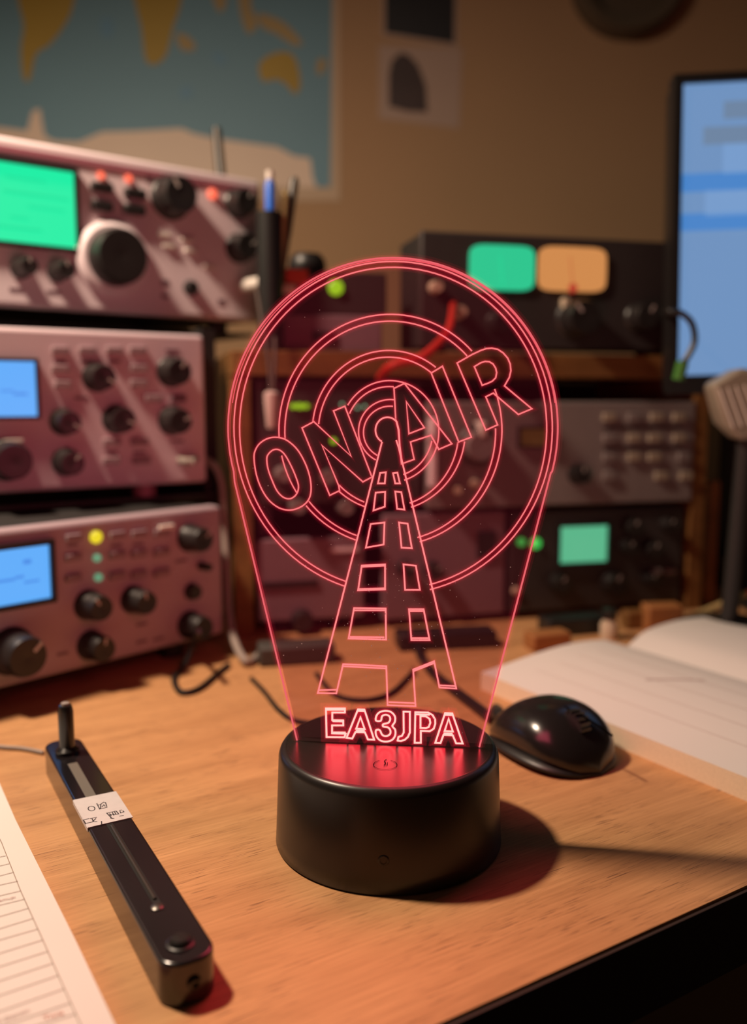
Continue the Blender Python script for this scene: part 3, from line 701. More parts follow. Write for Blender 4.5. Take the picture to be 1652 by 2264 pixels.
# grey handset device, far right, on a dark stand
hs = thing('desk_microphone', 'grey slatted desk microphone below the monitor at the right edge', 'microphone', at_z(1640, 1300, 0))
bx = at_y(1625, 880, 0.60) - hs.location
hs.location = (at_y(1632, 900, 0.60).x, 0.60, 0)
def hl(px, py, y=0.60): return at_y(px, py, y) - hs.location
b = MB(); P = [hl(1575, 850, 0.585), hl(1640, 812, 0.585), hl(1720, 830, 0.585), hl(1720, 960, 0.585), hl(1640, 975, 0.585), hl(1600, 935, 0.585)]
b.prism(P, Vector((0.004, 0.03, 0))).build('head', 'phone', hs, bevel=0.003)
b = MB()
for k in range(6):
    a0 = hl(1592 + k * 18, 860 - k * 3, 0.5848); a1 = hl(1622 + k * 18, 945 - k * 3, 0.5848); b.tube([a0, a1], 0.0007, 6)
b.build('grille', 'white_pl', hs)
zc = hl(1660, 950, 0.60)
MB().tube([zc + Vector((0, 0.005, 0.004)), Vector((zc.x, 0.02, 0.01))], 0.006, 12).build('stem', 'black_rough', hs, smooth=True)
MB().lathe([(0, 0), (0.04, 0), (0.04, 0.008), (0.03, 0.014), (0, 0.015)], 32, (zc.x, 0.02, 0)).build('base', 'black', hs, smooth=True)
# brown wooden strip right of the shelf unit
wp = at_z(1562, 1330, 0)
xw = at_y(1560, 1100, 0.74).x
tag(MB().box(xw - 0.008, xw + 0.008, 0.73, 0.745, 0.0, 0.105).build('wood_strip', 'shelf_wood'), 'narrow brown wood strip standing right of the shelf unit', 'wood strip')
# dark box behind at the far right
tag(MB().box(0.315, 0.52, 0.80, 0.95, 0.0, 0.17).build('equipment_case', 'dark_panel', bevel=0.003), 'plain black equipment case behind the monitor stand', 'case')

# ------------------------------------------------------------------ clutter before the shelf unit
def block(px, py, w_, d_, h_, mt, name, label, cat, rz=0.0, bev=0.002):
    p = at_z(px, py, 0); o = MB().box(-w_ / 2, w_ / 2, -d_ / 2, d_ / 2, 0, h_).build(name, mt, bevel=bev)
    o.location = p; o.rotation_euler.z = rz; return tag(o, label, cat)
block(1210, 1432, 0.030, 0.016, 0.012, 'orange_wood', 'wood_block', 'orange wood block on the desk left of the small jar', 'block', 0.3)
block(1462, 1392, 0.028, 0.016, 0.020, 'orange_wood', 'wood_block', 'larger orange wood block behind the open book', 'block', 0.1)
block(1400, 1388, 0.016, 0.012, 0.014, 'shelf_wood', 'wood_block', 'small brown wood block between the jar and the larger block', 'block', 0.2)
jr = thing('jar', 'tiny pale jar with black cap behind the open book', 'jar', at_z(1346, 1412, 0))
MB().lathe([(0, 0), (0.0060, 0), (0.0064, 0.003), (0.0064, 0.011), (0.0045, 0.014), (0.0045, 0.015), (0, 0.015)], 20).build('jar_body', 'beige', jr, smooth=True)
MB().lathe([(0.0052, 0.015), (0.0055, 0.022), (0, 0.0225)], 20).build('cap', 'black', jr, smooth=True)
sk = thing('pencil', 'pale wooden pencil slanting up behind the open book', 'pencil', at_z(1520, 1368, 0.003))
d_ = at_z(1660, 1310, 0.035) - sk.location
MB().tube([Vector((0, 0, 0)), d_ * 0.05, d_], [0.0006, 0.0028, 0.0028], 8).build('pencil_shaft', 'land_brown', sk, smooth=True)
MB().tube([d_, d_ * 1.06], 0.003, 8).build('eraser', 'orange_red', sk, smooth=True)
block(1668, 1312, 0.05, 0.03, 0.030, 'black', 'small_box', 'small black box propping up the pencil at the right', 'box')
block(1268, 1398, 0.05, 0.02, 0.013, 'black', 'adapter', 'flat black adapter lying before the black radio', 'adapter', 0.25)

block(655, 1462, 0.050, 0.020, 0.013, 'grey_dark', 'adapter', 'dark grey adapter on the desk below the slotted box', 'adapter', 0.2)
block(985, 1428, 0.070, 0.022, 0.012, 'black', 'power_strip', 'low black power strip on the desk behind the tower engraving', 'power strip', 0.15)
def cable(name, pts, r, mt, label):
    P = [at_z(x, y, z) for x, y, z in pts]
    return tag(MB().tube(smooth_loop(P, 6, closed=False), r, 8).build(name, mt, smooth=True), label, 'cable')
cable('power_cable', [(556, 1500, 0.0015), (585, 1530, 0.0015), (615, 1568, 0.0015), (650, 1592, 0.0015), (700, 1600, 0.0015)], 0.0014, 'black', 'thin black cable running over the desk to the back of the lamp')
cable('power_cable', [(440, 1395, 0.035), (430, 1420, 0.016), (405, 1475, 0.002), (385, 1500, 0.0018), (400, 1530, 0.0018), (440, 1522, 0.0018), (480, 1490, 0.0018), (505, 1470, 0.0018)], 0.0018, 'black', 'black cable looping on the desk below the lowest left radio')
cable('power_cable', [(700, 1490, 0.0016), (740, 1535, 0.0016), (800, 1548, 0.0016), (860, 1535, 0.0016), (900, 1500, 0.0016), (915, 1480, 0.0016)], 0.0016, 'black', 'black cable arc on the desk seen between the tower legs')
cable('power_cable', [(1090, 1590, 0.004), (1050, 1560, 0.003), (1010, 1530, 0.003), (960, 1490, 0.003), (930, 1450, 0.003), (925, 1425, 0.003)], 0.0030, 'black', 'thick black cable running from the mouse towards the shelf unit')
cable('power_cable', [(-80, 1640, 0.0012), (0, 1651, 0.0012), (50, 1655, 0.0012), (96, 1664, 0.0012)], 0.0010, 'grey_cable', 'thin grey cable ending at the black slide bar')

# ------------------------------------------------------------------ open book, right
bz = 0.010
A_ = at_z(1064, 1488, bz); B_ = at_z(1379, 1412, bz + 0.001); C_ = at_z(1652, 1722, bz)
ax = (C_ - A_); ax.z = 0; ax.normalize()
wv = (B_ - A_); wv.z = 0; PW = wv.length; wn = wv - ax * wv.dot(ax); PWp = wn.length; wn.normalize(); skew = wv.dot(ax) / PWp
BL = 0.27
bk = thing('open_book', 'thick open book with blank pages lying right of the lamp', 'book', (A_.x, A_.y, 0))
def sect(k, side):
    """height of the page surface across one leaf block, k=0 fore edge .. 1 spine"""
    return 0.0105 + 0.0065 * math.sin(math.pi * min(1, k * 1.02)) ** 1.0 * (0.4 + 0.9 * k) - 0.006 * max(0, k - 0.86) / 0.14
def leaf(side):
    b = MB(); n = 18; m_ = 10; top = []; bot = []
    for i in range(n + 1):
        k = i / n; h = sect(k, side); acr = (k if side < 0 else 2 - k) * PWp
        for j in range(m_ + 1):
            p = wn * acr + ax * (j / m_ * BL + skew * acr * 0.6); hh = h
            top.append(Vector((p.x, p.y, hh)))
    N_ = len(top); bot = [Vector((v.x, v.y, 0.0)) for v in top]; fs = []
    for i in range(n):
        for j in range(m_):
            a = i * (m_ + 1) + j; fs.append((a, a + 1, a + m_ + 2, a + m_ + 1))
    b.add(top, fs, 0)
    b.add(bot, fs, 1)
    def side_strip(idx):
        q = [top[i] for i in idx] + [bot[i] for i in idx]; L_ = len(idx)
        b.add(q, [(i, i + 1, L_ + i + 1, L_ + i) for i in range(L_ - 1)], 1)
    side_strip([j for j in range(m_ + 1)]); side_strip([n * (m_ + 1) + j for j in range(m_ + 1)])
    side_strip([i * (m_ + 1) for i in range(n + 1)]); side_strip([i * (m_ + 1) + m_ for i in range(n + 1)])
    o = b.build('page_block', ['paper', 'page_edge'], bk, smooth=True, ang=40); return o
leaf(-1); leaf(1)
def book_pt(a, l): p = wn * (a * PWp) + ax * (l + skew * a * PWp * 0.6); return Vector((p.x, p.y, sect(a, -1) + 0.0002))
b = MB()
for a in (0.2, 0.34, 0.48, 0.62, 0.76):
    b.ribbon([book_pt(a, 0.02 + 0.01 * i) for i in range(23)], 0.0004, Vector((0, 0, 1)))
b.build('faint_ruling', mat('faint_rule', (0.68, 0.60, 0.57), 0.8), bk)
b = MB(); b.ribbon([book_pt(0.45 + 0.05 * i, 0.075 + 0.005 * i) for i in range(5)], 0.0016, Vector((0, 0, 1)))
b.build('pencil_stroke', 'ink_faint', bk)

# ------------------------------------------------------------------ mouse
m0 = at_z(1116, 1570, 0.012); m1 = at_z(1320, 1656, 0.012)
md = (m1 - m0); md.z = 0; mL = md.length * 1.08; md.normalize()
mo_c = (m0 + m1) / 2; mo_c.z = 0
ms = thing('computer_mouse', 'glossy black computer mouse between the lamp and the open book', 'computer mouse', mtx=Matrix.Translation(mo_c) @ Matrix.Rotation(math.atan2(md.y, md.x), 4, 'Z'))
def mouse_shell(zlo, zhi, wid, scale=1.0):
    b = MB(); n = 26; m_ = 36; vs = []; fs = []
    for i in range(n + 1):
        s = -1 + 2 * i / n; x = s * mL / 2 * scale
        e = max(0.0, 1 - abs(s) ** 2.6) ** 0.5
        wl_ = wid * e * (1.0 + 0.12 * s); hz = zlo + (zhi - zlo) * (max(0, 1 - abs(s - 0.12) ** 2.4 / 1.35)) ** 0.6 * (0.15 + 0.85 * e) 
        for j in range(m_):
            a = 2 * math.pi * j / m_; c, d = math.cos(a), math.sin(a)
            y = wl_ * math.copysign(abs(c) ** 0.8, c)
            zc_ = (zlo + hz) * 0.42; z = zc_ + (hz - zc_) * d if d > 0 else zc_ + (zc_ - zlo) * d
            vs.append((x, y, z))
    for i in range(n):
        for j in range(m_):
            k = (j + 1) % m_; fs.append((i * m_ + j, i * m_ + k, (i + 1) * m_ + k, (i + 1) * m_ + j))
    b.add(vs, fs); return b
mW = 0.024
mouse_shell(0.0005, 0.0275, mW).build('shell', 'black_gloss', ms, smooth=True, ang=70)
mouse_shell(0.0003, 0.009, mW * 1.05, 1.02).build('underside_rim', 'black', ms, smooth=True, ang=70)
b = MB()
for k in range(16):
    a = 2 * math.pi * k / 16; b.box(-0.0006 + 0.0068 * math.cos(a), 0.0006 + 0.0068 * math.cos(a), -0.0032, 0.0032, -0.0006 + 0.0068 * math.sin(a), 0.0006 + 0.0068 * math.sin(a))
b.lathe([(0.0065, -0.003), (0.0065, 0.003)], 24, (0, 0, 0), '-y')
b.v = [(v[0] + mL * 0.27, v[1] - 0.001, v[2] + 0.0195) for v in b.v]
b.build('scroll_wheel', 'knob', ms, smooth=True)
MB().tube([(mL * 0.08 + 0.005 * i, -0.0005, 0.0264 - 0.00010 * i * i) for i in range(8)], 0.0005, 6).build('button_seam', mat('seam_black', (0.003, 0.003, 0.003), 0.95, spec=0.0), ms)
MB().tube(smooth_loop([Vector((-mL * 0.46, 0, 0.008)), Vector((-mL * 0.54, 0.001, 0.0075)), Vector((-mL * 0.62, 0.004, 0.006)), Vector((-mL * 0.72, 0.010, 0.0045))], 5, closed=False), 0.0038, 12).build('cable_sleeve', 'black', ms, smooth=True)

# ------------------------------------------------------------------ black slide bar, left foreground
BH = 0.0135
n0 = at_z(404, 2092, BH); f0 = at_z(142, 1648, BH)   # near and far centre of the top
bd = (f0 - n0); bd.z = 0; bL = bd.length; bd.normalize(); bs = Vector((bd.y, -bd.x, 0))  # to the right when looking far
lw = at_z(335, 2098, BH); rw = at_z(470, 2070, BH)
BW = abs((rw - lw).dot(bs)) 
# re-centre using both side edges
mid = ((lw + rw) / 2 - n0).dot(bs); 
lf = at_z(106, 1668, BH); rf = at_z(190, 1660, BH); midf = ((lf + rf) / 2 - n0).dot(bs)
BW = (BW + abs((rf - lf).dot(bs))) / 2
Bn = at_z(404, 2128, BH)
BA = (rw + rf) / 2 - (lw + lf) / 2
brot = math.atan2(bd.y, bd.x)
br = thing('slide_bar', 'long black slide bar with a white tape label, left of the lamp', 'slide control', mtx=Matrix.Translation((n0.x, n0.y, 0)) @ Matrix.Rotation(brot, 4, 'Z'))
binv = br.matrix_basis.inverted() if False else (Matrix.Translation((n0.x, n0.y, 0)) @ Matrix.Rotation(brot, 4, 'Z')).inverted()
def bp(px, py, z=None): return binv @ at_z(px, py, BH if z is None else z)
yl = (bp(335, 2098).y + bp(225, 1880).y + bp(106, 1668).y) / 3; yr = (bp(470, 2072).y + bp(352, 1890).y + bp(190, 1662).y) / 3
x0 = min(bp(400, 2132).x, -0.004); x1 = bp(150, 1632).x
def stadium(x0, x1, ya, yb, rr_, n=8):
    P = []
    for cx_, cy_, a0 in ((x1 - rr_, yb - rr_, 0), (x0 + rr_, yb - rr_, 90), (x0 + rr_, ya + rr_, 180), (x1 - rr_, ya + rr_, 270)):
        for i in range(n + 1):
            a = R(a0 + 90 * i / n); P.append(Vector((cx_ + rr_ * math.cos(a), cy_ + rr_ * math.sin(a), 0)))
    return P
ya, yb = min(yl, yr), max(yl, yr)
print('BAR', x0, x1, ya, yb)
P = stadium(x0, x1, ya, yb, (yb - ya) * 0.40, 10)
MB().prism([p + Vector((0, 0, 0.0)) for p in P], Vector((0, 0, BH))).build('bar_body', 'bar', br, bevel=0.0009)
yc = (ya + yb) / 2
def bar_strip(a, b_, wd, z, mt, name, r=0.0):
    A = bp(*a); B = bp(*b_); d = (B - A).normalized(); s_ = Vector((-d.y, d.x, 0)) * wd / 2; A.z = B.z = z
    return MB().prism([A - s_, B - s_, B + s_, A + s_], Vector((0, 0, 0.0006))).build(name, mt, br)
bar_strip((160, 1688), (205, 1768), 0.0040, BH - 0.0004, mat('slot_tape_grey', (0.16, 0.14, 0.12), 0.4), 'slot_strip')
A = bp(247, 1828); B = bp(343, 1990)
MB().tube([Vector((A.x, A.y, BH + 0.0002)), Vector((B.x, B.y, BH + 0.0002))], 0.0007, 10).build('slide_rod', mat('dull_rod', (0.09, 0.08, 0.07), 0.3, metal=0.6), br, smooth=True)
A2 = bp(242, 1822); B2 = bp(356, 2012); d2 = (B2 - A2).normalized(); s2 = Vector((-d2.y, d2.x, 0))
MB().prism([Vector((p.x, p.y, BH - 0.0002)) for p in (A2 - s2 * 0.0012, B2 - s2 * 0.0012, B2 + s2 * 0.0012, A2 + s2 * 0.0012)], Vector((0, 0, 0.00035))).build('slot', mat('slot_black', (0.003, 0.003, 0.003), 0.8), br)
E1 = bp(348, 2006)
MB().lathe([(0.0021, -0.0002), (0.0021, 0.0003), (0.0012, 0.0008), (0, 0.0008)], 16, (E1.x, E1.y, BH)).build('rod_end', mat('rod_end_metal', (0.12, 0.11, 0.1), 0.35, metal=0.8), br, smooth=True)
K = bp(399, 2086)
MB().lathe([(0.0042, 0.0), (0.0042, 0.0006), (0.0036, 0.0008), (0.0034, 0.0006), (0.0030, 0.0006), (0.0030, 0.0016), (0.0024, 0.0022), (0, 0.0023)], 36, (K.x, K.y, BH - 0.0002)).build('round_button', 'black_satin', br, smooth=True)
MB().lathe([(0.0022, -0.001), (0.0022, 0.0008), (0.0016, 0.0012), (0.0010, 0.0012), (0.0009, 0.0003), (0, 0.0003)], 20, (-x0, 0, 0), '-y').build('end_screw', 'black_gloss', br, smooth=True)
scr = [o for o in br.children if o.name.startswith('end_screw')][0]
scr.data.transform(Matrix.Rotation(R(-90), 4, 'Z')); scr.data.transform(Matrix.Identity(4))
for v in scr.data.vertices: v.co = Vector((v.co.x, v.co.y, v.co.z))
# place it on the near end face
cx_ = sum(v.co.x for v in scr.data.vertices) / len(scr.data.vertices); cy_ = sum(v.co.y for v in scr.data.vertices) / len(scr.data.vertices)
scr.data.transform(Matrix.Translation((x0 - 0.0004 - cx_, yc - 0.0005 - cy_, 0.0065)))
# post at the far end
Kp = bp(149, 1664)
post = MB().lathe([(0.0052, 0.0), (0.0052, 0.002), (0.0034, 0.0035), (0.0034, 0.020), (0.0028, 0.0225), (0, 0.023)], 24, (Kp.x, Kp.y, BH - 0.0003)).build('post_knob', 'black_gloss', br, smooth=True)
MB().lathe([(0.0019, 0.0), (0.0018, 0.0012), (0, 0.0015)], 16, (Kp.x, Kp.y, BH + 0.0222)).build('post_tip', 'grey_cable', post, smooth=True)
# label tape wrapped over the bar
La, Lb = bp(156, 1772), bp(189, 1833); Ra, Rb = bp(252, 1752), bp(288, 1810)
xa_, xb_ = (La.x + Ra.x) / 2, (Lb.x + Rb.x) / 2
tp = MB().prism([Vector((La.x, yb + 0.0001, BH)), Vector((Ra.x, ya - 0.0001, BH)), Vector((Rb.x, ya - 0.0001, BH)), Vector((Lb.x, yb + 0.0001, BH))], Vector((0, 0, 0.0004)))
tape = tp.build('label_tape', 'tape', br); tag(tape, 'white tape label with handwritten marks')
MB().prism([Vector((La.x, yb, BH + 0.0002)), Vector((Lb.x, yb, BH + 0.0002)), Vector((Lb.x, yb, BH - 0.0014)), Vector((La.x, yb, BH - 0.0014))], Vector((0, 0.0003, 0))).build('tape_fold', 'tape', tape)
STK = [[(680 + 62 * math.cos(a * math.pi / 8), 560 + 42 * math.sin(a * math.pi / 8)) for a in range(17)],
       [(775, 465), (830, 570), (970, 535)], [(845, 560), (850, 480), (900, 445), (935, 450), (960, 525)], [(870, 535), (905, 490), (930, 520)], [(790, 500), (850, 485)],
       [(640, 742), (532, 768), (570, 832), (700, 805)], [(650, 745), (778, 718)], [(690, 745), (715, 800), (785, 800)], [(700, 800), (760, 740)],
       [(955, 640), (1060, 748)], [(960, 645), (1125, 605)], [(985, 680), (1175, 660)], [(1130, 605), (1180, 662)], [(1010, 650), (1040, 700)], [(1060, 630), (1090, 685)], [(1020, 735), (1095, 742)], [(1100, 620), (1130, 670)],
       [(1185, 600), (1235, 585)], [(1200, 610), (1215, 640), (1275, 622)], [(1250, 600), (1275, 622)], [(1190, 700), (1270, 684)], [(862, 790), (866, 850)]]
b = MB()
for s_ in STK:
    P = []
    for (x, y) in s_:
        p = bp(120 + x / 8.26, 1720 + y / 8.26, BH + 0.0004); P.append(p)
    b.ribbon(P, 0.00040, Vector((0, 0, 1)), lift=0.00006)
b.build('handwriting', 'ink_dark', tape)

# ------------------------------------------------------------------ ruled note pad, left foreground
PZ = 0.0035
pd = thing('note_pad', 'ruled cream note pad at the lower left corner of the desk', 'note pad', (at_z(60, 2100, 0).x, at_z(60, 2100, 0).y, 0))
po = pd.location.copy()
out = [at_z(x, y, PZ) for x, y in ((-60, 1640), (-22, 1690), (0, 1733), (34, 1811), (85, 1913), (169, 2082), (254, 2262), (330, 2420))]
out += [Vector((out[-1].x - 0.12, out[-1].y - 0.03, PZ)), Vector((out[0].x - 0.11, out[0].y - 0.03, PZ))]
b = MB()
for k in range(4):
    z0_ = PZ * k / 4; sh = 0.0004 * ((k * 7) % 3)
    b.prism([Vector((p.x - sh - po.x, p.y - po.y, z0_)) for p in out], Vector((0, 0, PZ / 4 - 0.00012)), 0)
b.build('paper_sheets', 'paper', pd)
def pl(px, py): p = at_z(px, py, PZ); return Vector((p.x - po.x, p.y - po.y, PZ))
b = MB(); up = Vector((0, 0, 1))
b.ribbon([pl(-14, 1830), pl(3, 1862), pl(45.6, 1969.8), pl(94.4, 2078), pl(142, 2186), pl(178, 2266), pl(215, 2350)], 0.00030, up, 0.00008)
rows = [((0, 130), (290, 62)), ((0, 262), (345, 178)), ((0, 422), (400, 305)), ((0, 592), (460, 450)), ((0, 750), (530, 598)), ((0, 938), (600, 752)), ((0, 1125), (665, 915)),
        ((0, 1325), (740, 1080)), ((0, 1530), (820, 1250)), ((0, 1755), (903, 1437)), ((130, 1932), (990, 1635)), ((600, 1932), (1060, 1790)), ((0, -20), (250, -75)), ((0, -150), (190, -200)), ((0, -290), (130, -320)), ((0, -415), (80, -432))]
for (a, c_) in rows:
    A = pl(a[0] / 6.354, 1960 + a[1] / 6.354); C = pl(c_[0] / 6.354, 1960 + c_[1] / 6.354); b.ribbon([A + (A - C).normalized() * 0.04, C], 0.00026, up, 0.00008)
b.build('ruled_lines', 'ink', pd)
def text_mesh(name, body, size, mtx, mt, parent):
    c = bpy.data.curves.new(name, 'FONT'); c.body = body; c.size = size; c.extrude = 0.00002; c.offset = size * 0.01
    o = bpy.data.objects.new(name, c); COL.objects.link(o); bpy.context.view_layer.update()
    me = bpy.data.meshes.new_from_object(o.evaluated_get(bpy.context.evaluated_depsgraph_get()))
    bpy.data.objects.remove(o); me.transform(mtx); me.materials.clear(); me.materials.append(M[mt])
    q = bpy.data.objects.new(name, me); COL.objects.link(q); q.parent = parent; return q
def pad_text(body, px, py, px2, py2, size, mt):
    A, B = pl(px, py), pl(px2, py2); d = B - A
    text_mesh('printed_text', body, size, Matrix.Translation((A.x, A.y, PZ + 0.00012)) @ Matrix.Rotation(math.atan2(d.y, d.x), 4, 'Z'), mt, pd)
pad_text('Tnra', 96, 2257, 140, 2243, 0.0028, 'ink_red')
pad_text('F.Donen', -4, 2264, 50, 2243, 0.0024, 'ink_faint')
pad_text('amup:', -2, 1994, 40, 1984, 0.0022, 'ink_faint')

# ------------------------------------------------------------------ the glowing lamp
BX, BY, BHH, RB, RT = 0.0059, 0.3324, 0.0384, 0.0445, 0.0427
lampo = thing('acrylic_lamp', 'red glowing ON AIR acrylic sign lamp on a round black base', 'lamp', (BX, BY, 0))
MB().lathe([(0, 0.0), (RB - 0.0010, 0.0), (RB, 0.0008), (RB - 0.0003, 0.006), (RT + 0.0003, BHH - 0.0035), (RT - 0.0001, BHH - 0.0020), (RT - 0.0010, BHH - 0.0006), (RT - 0.0024, BHH), (RT - 0.0029, BHH - 0.0001), (RT - 0.0029, BHH - 0.002), (0, BHH - 0.002)], 128).build('base', 'black_satin', lampo, smooth=True, ang=60)
L0, Rr0 = at_z(657, 1637, BHH), at_z(1060, 1652, BHH)
pu_ = (Rr0 - L0); pu_.z = 0; pu_.normalize(); pn = Vector((pu_.y, -pu_.x, 0)).normalized()   # towards the viewer
LO = Vector((BX, BY, 0))
def pp(px, py): return on_plane(px, py, L0, pn) - LO
PT = 0.0040
# lid: the flat glossy top disc
MB().lathe([(RT - 0.0029, BHH - 0.0015), (RT - 0.0029, BHH - 0.0001), (0.0, BHH - 0.0001)], 128).build('base_lid', 'black_top', lampo, smooth=True)
# touch mark
tc_ = at_z(852, 1691, BHH) - LO
b = MB(); rt_ = 27 / F_PX * 0.315
b.ribbon([tc_ + Vector((rt_ * math.cos(R(a)), rt_ * math.sin(R(a)), 0)) for a in range(118, 423, 8)], 0.00022, up, 0.00012)
b.ribbon([at_z(849, 1692, BHH) - LO, at_z(853, 1688, BHH) - LO, at_z(850, 1683, BHH) - LO, at_z(855, 1679, BHH) - LO], 0.00030, up, 0.00012)
b.ribbon([at_z(848, 1694, BHH) - LO, at_z(856, 1692, BHH) - LO, at_z(857, 1686, BHH) - LO], 0.00022, up, 0.00012)
b.build('touch_button_mark', mat('engraved_black', (0.002, 0.001, 0.001), 0.9, spec=0.0), lampo)
# jack on the front
ja = -math.pi / 2 - 0.055
jz = 0.0132; jr_ = RB - 0.0005 - (RB - RT) * jz / BHH
Mj = Matrix.Translation((jr_ * math.cos(ja), jr_ * math.sin(ja), jz)) @ Matrix.Rotation(ja + math.pi / 2, 4, 'Z')
b = MB().lathe([(0.0021, -0.001), (0.0021, 0.0005), (0.0017, 0.0008), (0.0012, 0.0008), (0.0010, 0.0002), (0, 0.0002)], 24, (0, 0, 0), '-y')
b.v = [tuple(Mj @ Vector(v)) for v in b.v]; b.build('power_socket', 'black', lampo, smooth=True)

# acrylic sheet outline
def arc(cx_, cy_, rx, ry, a0, a1, n=None):
    n = n or max(6, int(abs(a1 - a0) / 3)); return [(cx_ + rx * math.cos(R(a0 + (a1 - a0) * i / n)), cy_ + ry * math.sin(R(a0 + (a1 - a0) * i / n))) for i in range(n + 1)]
OUT = [(657, 1637), (519, 1066)] + arc(869, 945, 364.5, 375, 163, 377, 110)[1:-1] + [(1218, 1046), (1060, 1652)]
OUT3 = [pp(x, y) for x, y in OUT]
ins = [Vector((OUT3[0].x, OUT3[0].y, BHH - 0.0010)), Vector((OUT3[-1].x, OUT3[-1].y, BHH - 0.0010))]
sheet_poly = [ins[0]] + OUT3 + [ins[1]]
ac = acrylic('clear_acrylic')
# only the faces; the rim is its own glowing edge
b = MB(); n_ = len(sheet_poly); b.add(sheet_poly, [tuple(range(n_))], 0); b.add([p - pn * PT for p in sheet_poly], [tuple(range(n_))], 0)
sheet = b.build('acrylic_sheet', [ac], lampo)
# ---- glow materials: the red channel is stronger than the picture can show, as in the photograph
G_edge = glow('rim_glow', (0.85, 0.13, 0.15))
G_rim = glow('rim_side_glow', (0.16, 0.012, 0.018), 0.5)
G_ring = glow('engraved_ring_glow', (1.0, 0.19, 0.20))
G_tower = glow('engraved_tower_glow', (1.2, 0.26, 0.26))
G_call = glow('engraved_call_glow', (1.8, 0.66, 0.58))
G_halo = glow('line_bloom', (0.085, 0.001, 0.004), 0.5)  # bloom around the lines, painted as wide faint emissive ribbons
G_halo2 = glow('line_bloom_wide', (0.022, 0.0004, 0.0015), 0.5)
G_halob = glow('line_bloom_bright', (0.16, 0.003, 0.008), 0.5)
G_fill = glow('painted_ring_glow', (0.050, 0.0006, 0.0025), 0.5, (0.75, 0.6, 0.6))  # glow of the ring lines, painted as an emissive fill between them
G_fillc = glow('painted_letter_glow', (0.13, 0.002, 0.006), 0.5, (0.7, 0.5, 0.5))
PXM = 0.340 / F_PX
b = MB(); n_ = len(OUT3)
b.add(OUT3 + [p - pn * PT for p in OUT3], [(i, i + 1, n_ + i + 1, n_ + i) for i in range(n_ - 1)], 0)
b.build('rim', [G_rim], sheet)
def engraving(name, paths, width, gcore, parent, halo=(G_halo, G_halo2), hw=(9, 16), lift=0.0):
    b = MB()
    for P, closed in paths:
        P3 = [pp(x, y) for x, y in P]
        b.ribbon(P3, width * PXM, pn, 0.00012 + lift, closed, 0)
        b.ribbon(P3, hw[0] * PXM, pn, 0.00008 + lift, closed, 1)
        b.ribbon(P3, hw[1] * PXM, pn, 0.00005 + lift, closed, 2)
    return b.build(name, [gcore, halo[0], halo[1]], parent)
b = MB()
b.ribbon(OUT3, 3.8 * PXM, pn, 0.00012, False, 0); b.ribbon([p - pn * PT for p in OUT3[14:-14]], 2.2 * PXM, pn, 0.0, False, 0)
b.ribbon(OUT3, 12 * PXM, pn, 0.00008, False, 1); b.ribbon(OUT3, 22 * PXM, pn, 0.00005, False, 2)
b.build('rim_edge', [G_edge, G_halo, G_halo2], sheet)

rings = [
 (arc(869.5, 945.7, 352, 367.7, 107.7, 436.7), False), (arc(869.5, 946.8, 339.5, 355.8, 108.1, 436.4), False),
 (arc(863.5, 950.8, 246.5, 255.8, 108.1, 139.3), False), (arc(863, 953.3, 233, 243.3, 108.5, 140.6), False),
 (arc(863.5, 950.8, 246.5, 255.8, 147.3, 167.3), False),
 (arc(863.5, 950.8, 246.5, 255.8, 176.4, 317), False), (arc(863, 953.3, 233, 243.3, 176.1, 316.9), False),
 (arc(863.5, 950.8, 246.5, 255.8, 339.2, 434.8), False), (arc(863, 953.3, 233, 243.3, 358.5, 435.1), False),
 (arc(860, 952, 169, 177.1, 108.6, 131.1), False), (arc(859, 954.8, 155, 165.2, 110, 134.7), False),
 (arc(860, 952, 169, 177.1, 186.5, 307.9), False), (arc(859, 954.8, 155, 165.2, 186, 307.8), False),
 (arc(860, 952, 169, 177.1, 367.8, 433.2), False), (arc(859, 954.8, 155, 165.2, 368, 432.4), False),
 (arc(862, 954, 108.5, 112.5, 211, 433), False), (arc(861, 954.6, 96, 99.9, 203.5, 276), False), (arc(861, 954.6, 96, 99.9, 371.6, 431.2), False),
 (arc(863, 954, 70, 70.6, 117, 276.5), False), (arc(863, 956, 59, 58, 119, 276), False),
]
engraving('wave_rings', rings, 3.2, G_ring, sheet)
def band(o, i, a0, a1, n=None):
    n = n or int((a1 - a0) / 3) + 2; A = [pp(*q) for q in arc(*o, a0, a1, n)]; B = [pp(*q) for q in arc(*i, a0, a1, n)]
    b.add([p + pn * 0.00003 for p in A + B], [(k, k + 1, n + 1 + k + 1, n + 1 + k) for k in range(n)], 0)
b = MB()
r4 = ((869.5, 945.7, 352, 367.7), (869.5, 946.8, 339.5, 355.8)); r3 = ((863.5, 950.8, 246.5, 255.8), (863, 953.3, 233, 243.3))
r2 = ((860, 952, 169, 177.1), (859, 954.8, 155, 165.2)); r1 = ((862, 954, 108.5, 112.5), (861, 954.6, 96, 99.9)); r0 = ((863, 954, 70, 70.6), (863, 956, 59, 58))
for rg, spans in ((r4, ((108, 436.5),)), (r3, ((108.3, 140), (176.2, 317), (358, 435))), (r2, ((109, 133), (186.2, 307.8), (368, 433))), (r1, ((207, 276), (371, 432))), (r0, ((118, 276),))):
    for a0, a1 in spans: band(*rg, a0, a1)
b.build('ring_glow_fill', [G_fill], sheet)
def z4(P): return [(540 + x / 3.591, 740 + y / 3.591) for x, y in P]
def z5(P): return [(800 + x / 3.7545, 740 + y / 3.7545) for x, y in P]
def z6(P): return [(660 + x / 4.13, 1400 + y / 4.13) for x, y in P]
def zb(P): return [(500 + x / 2.2324, 1080 + y / 2.2324) for x, y in P]
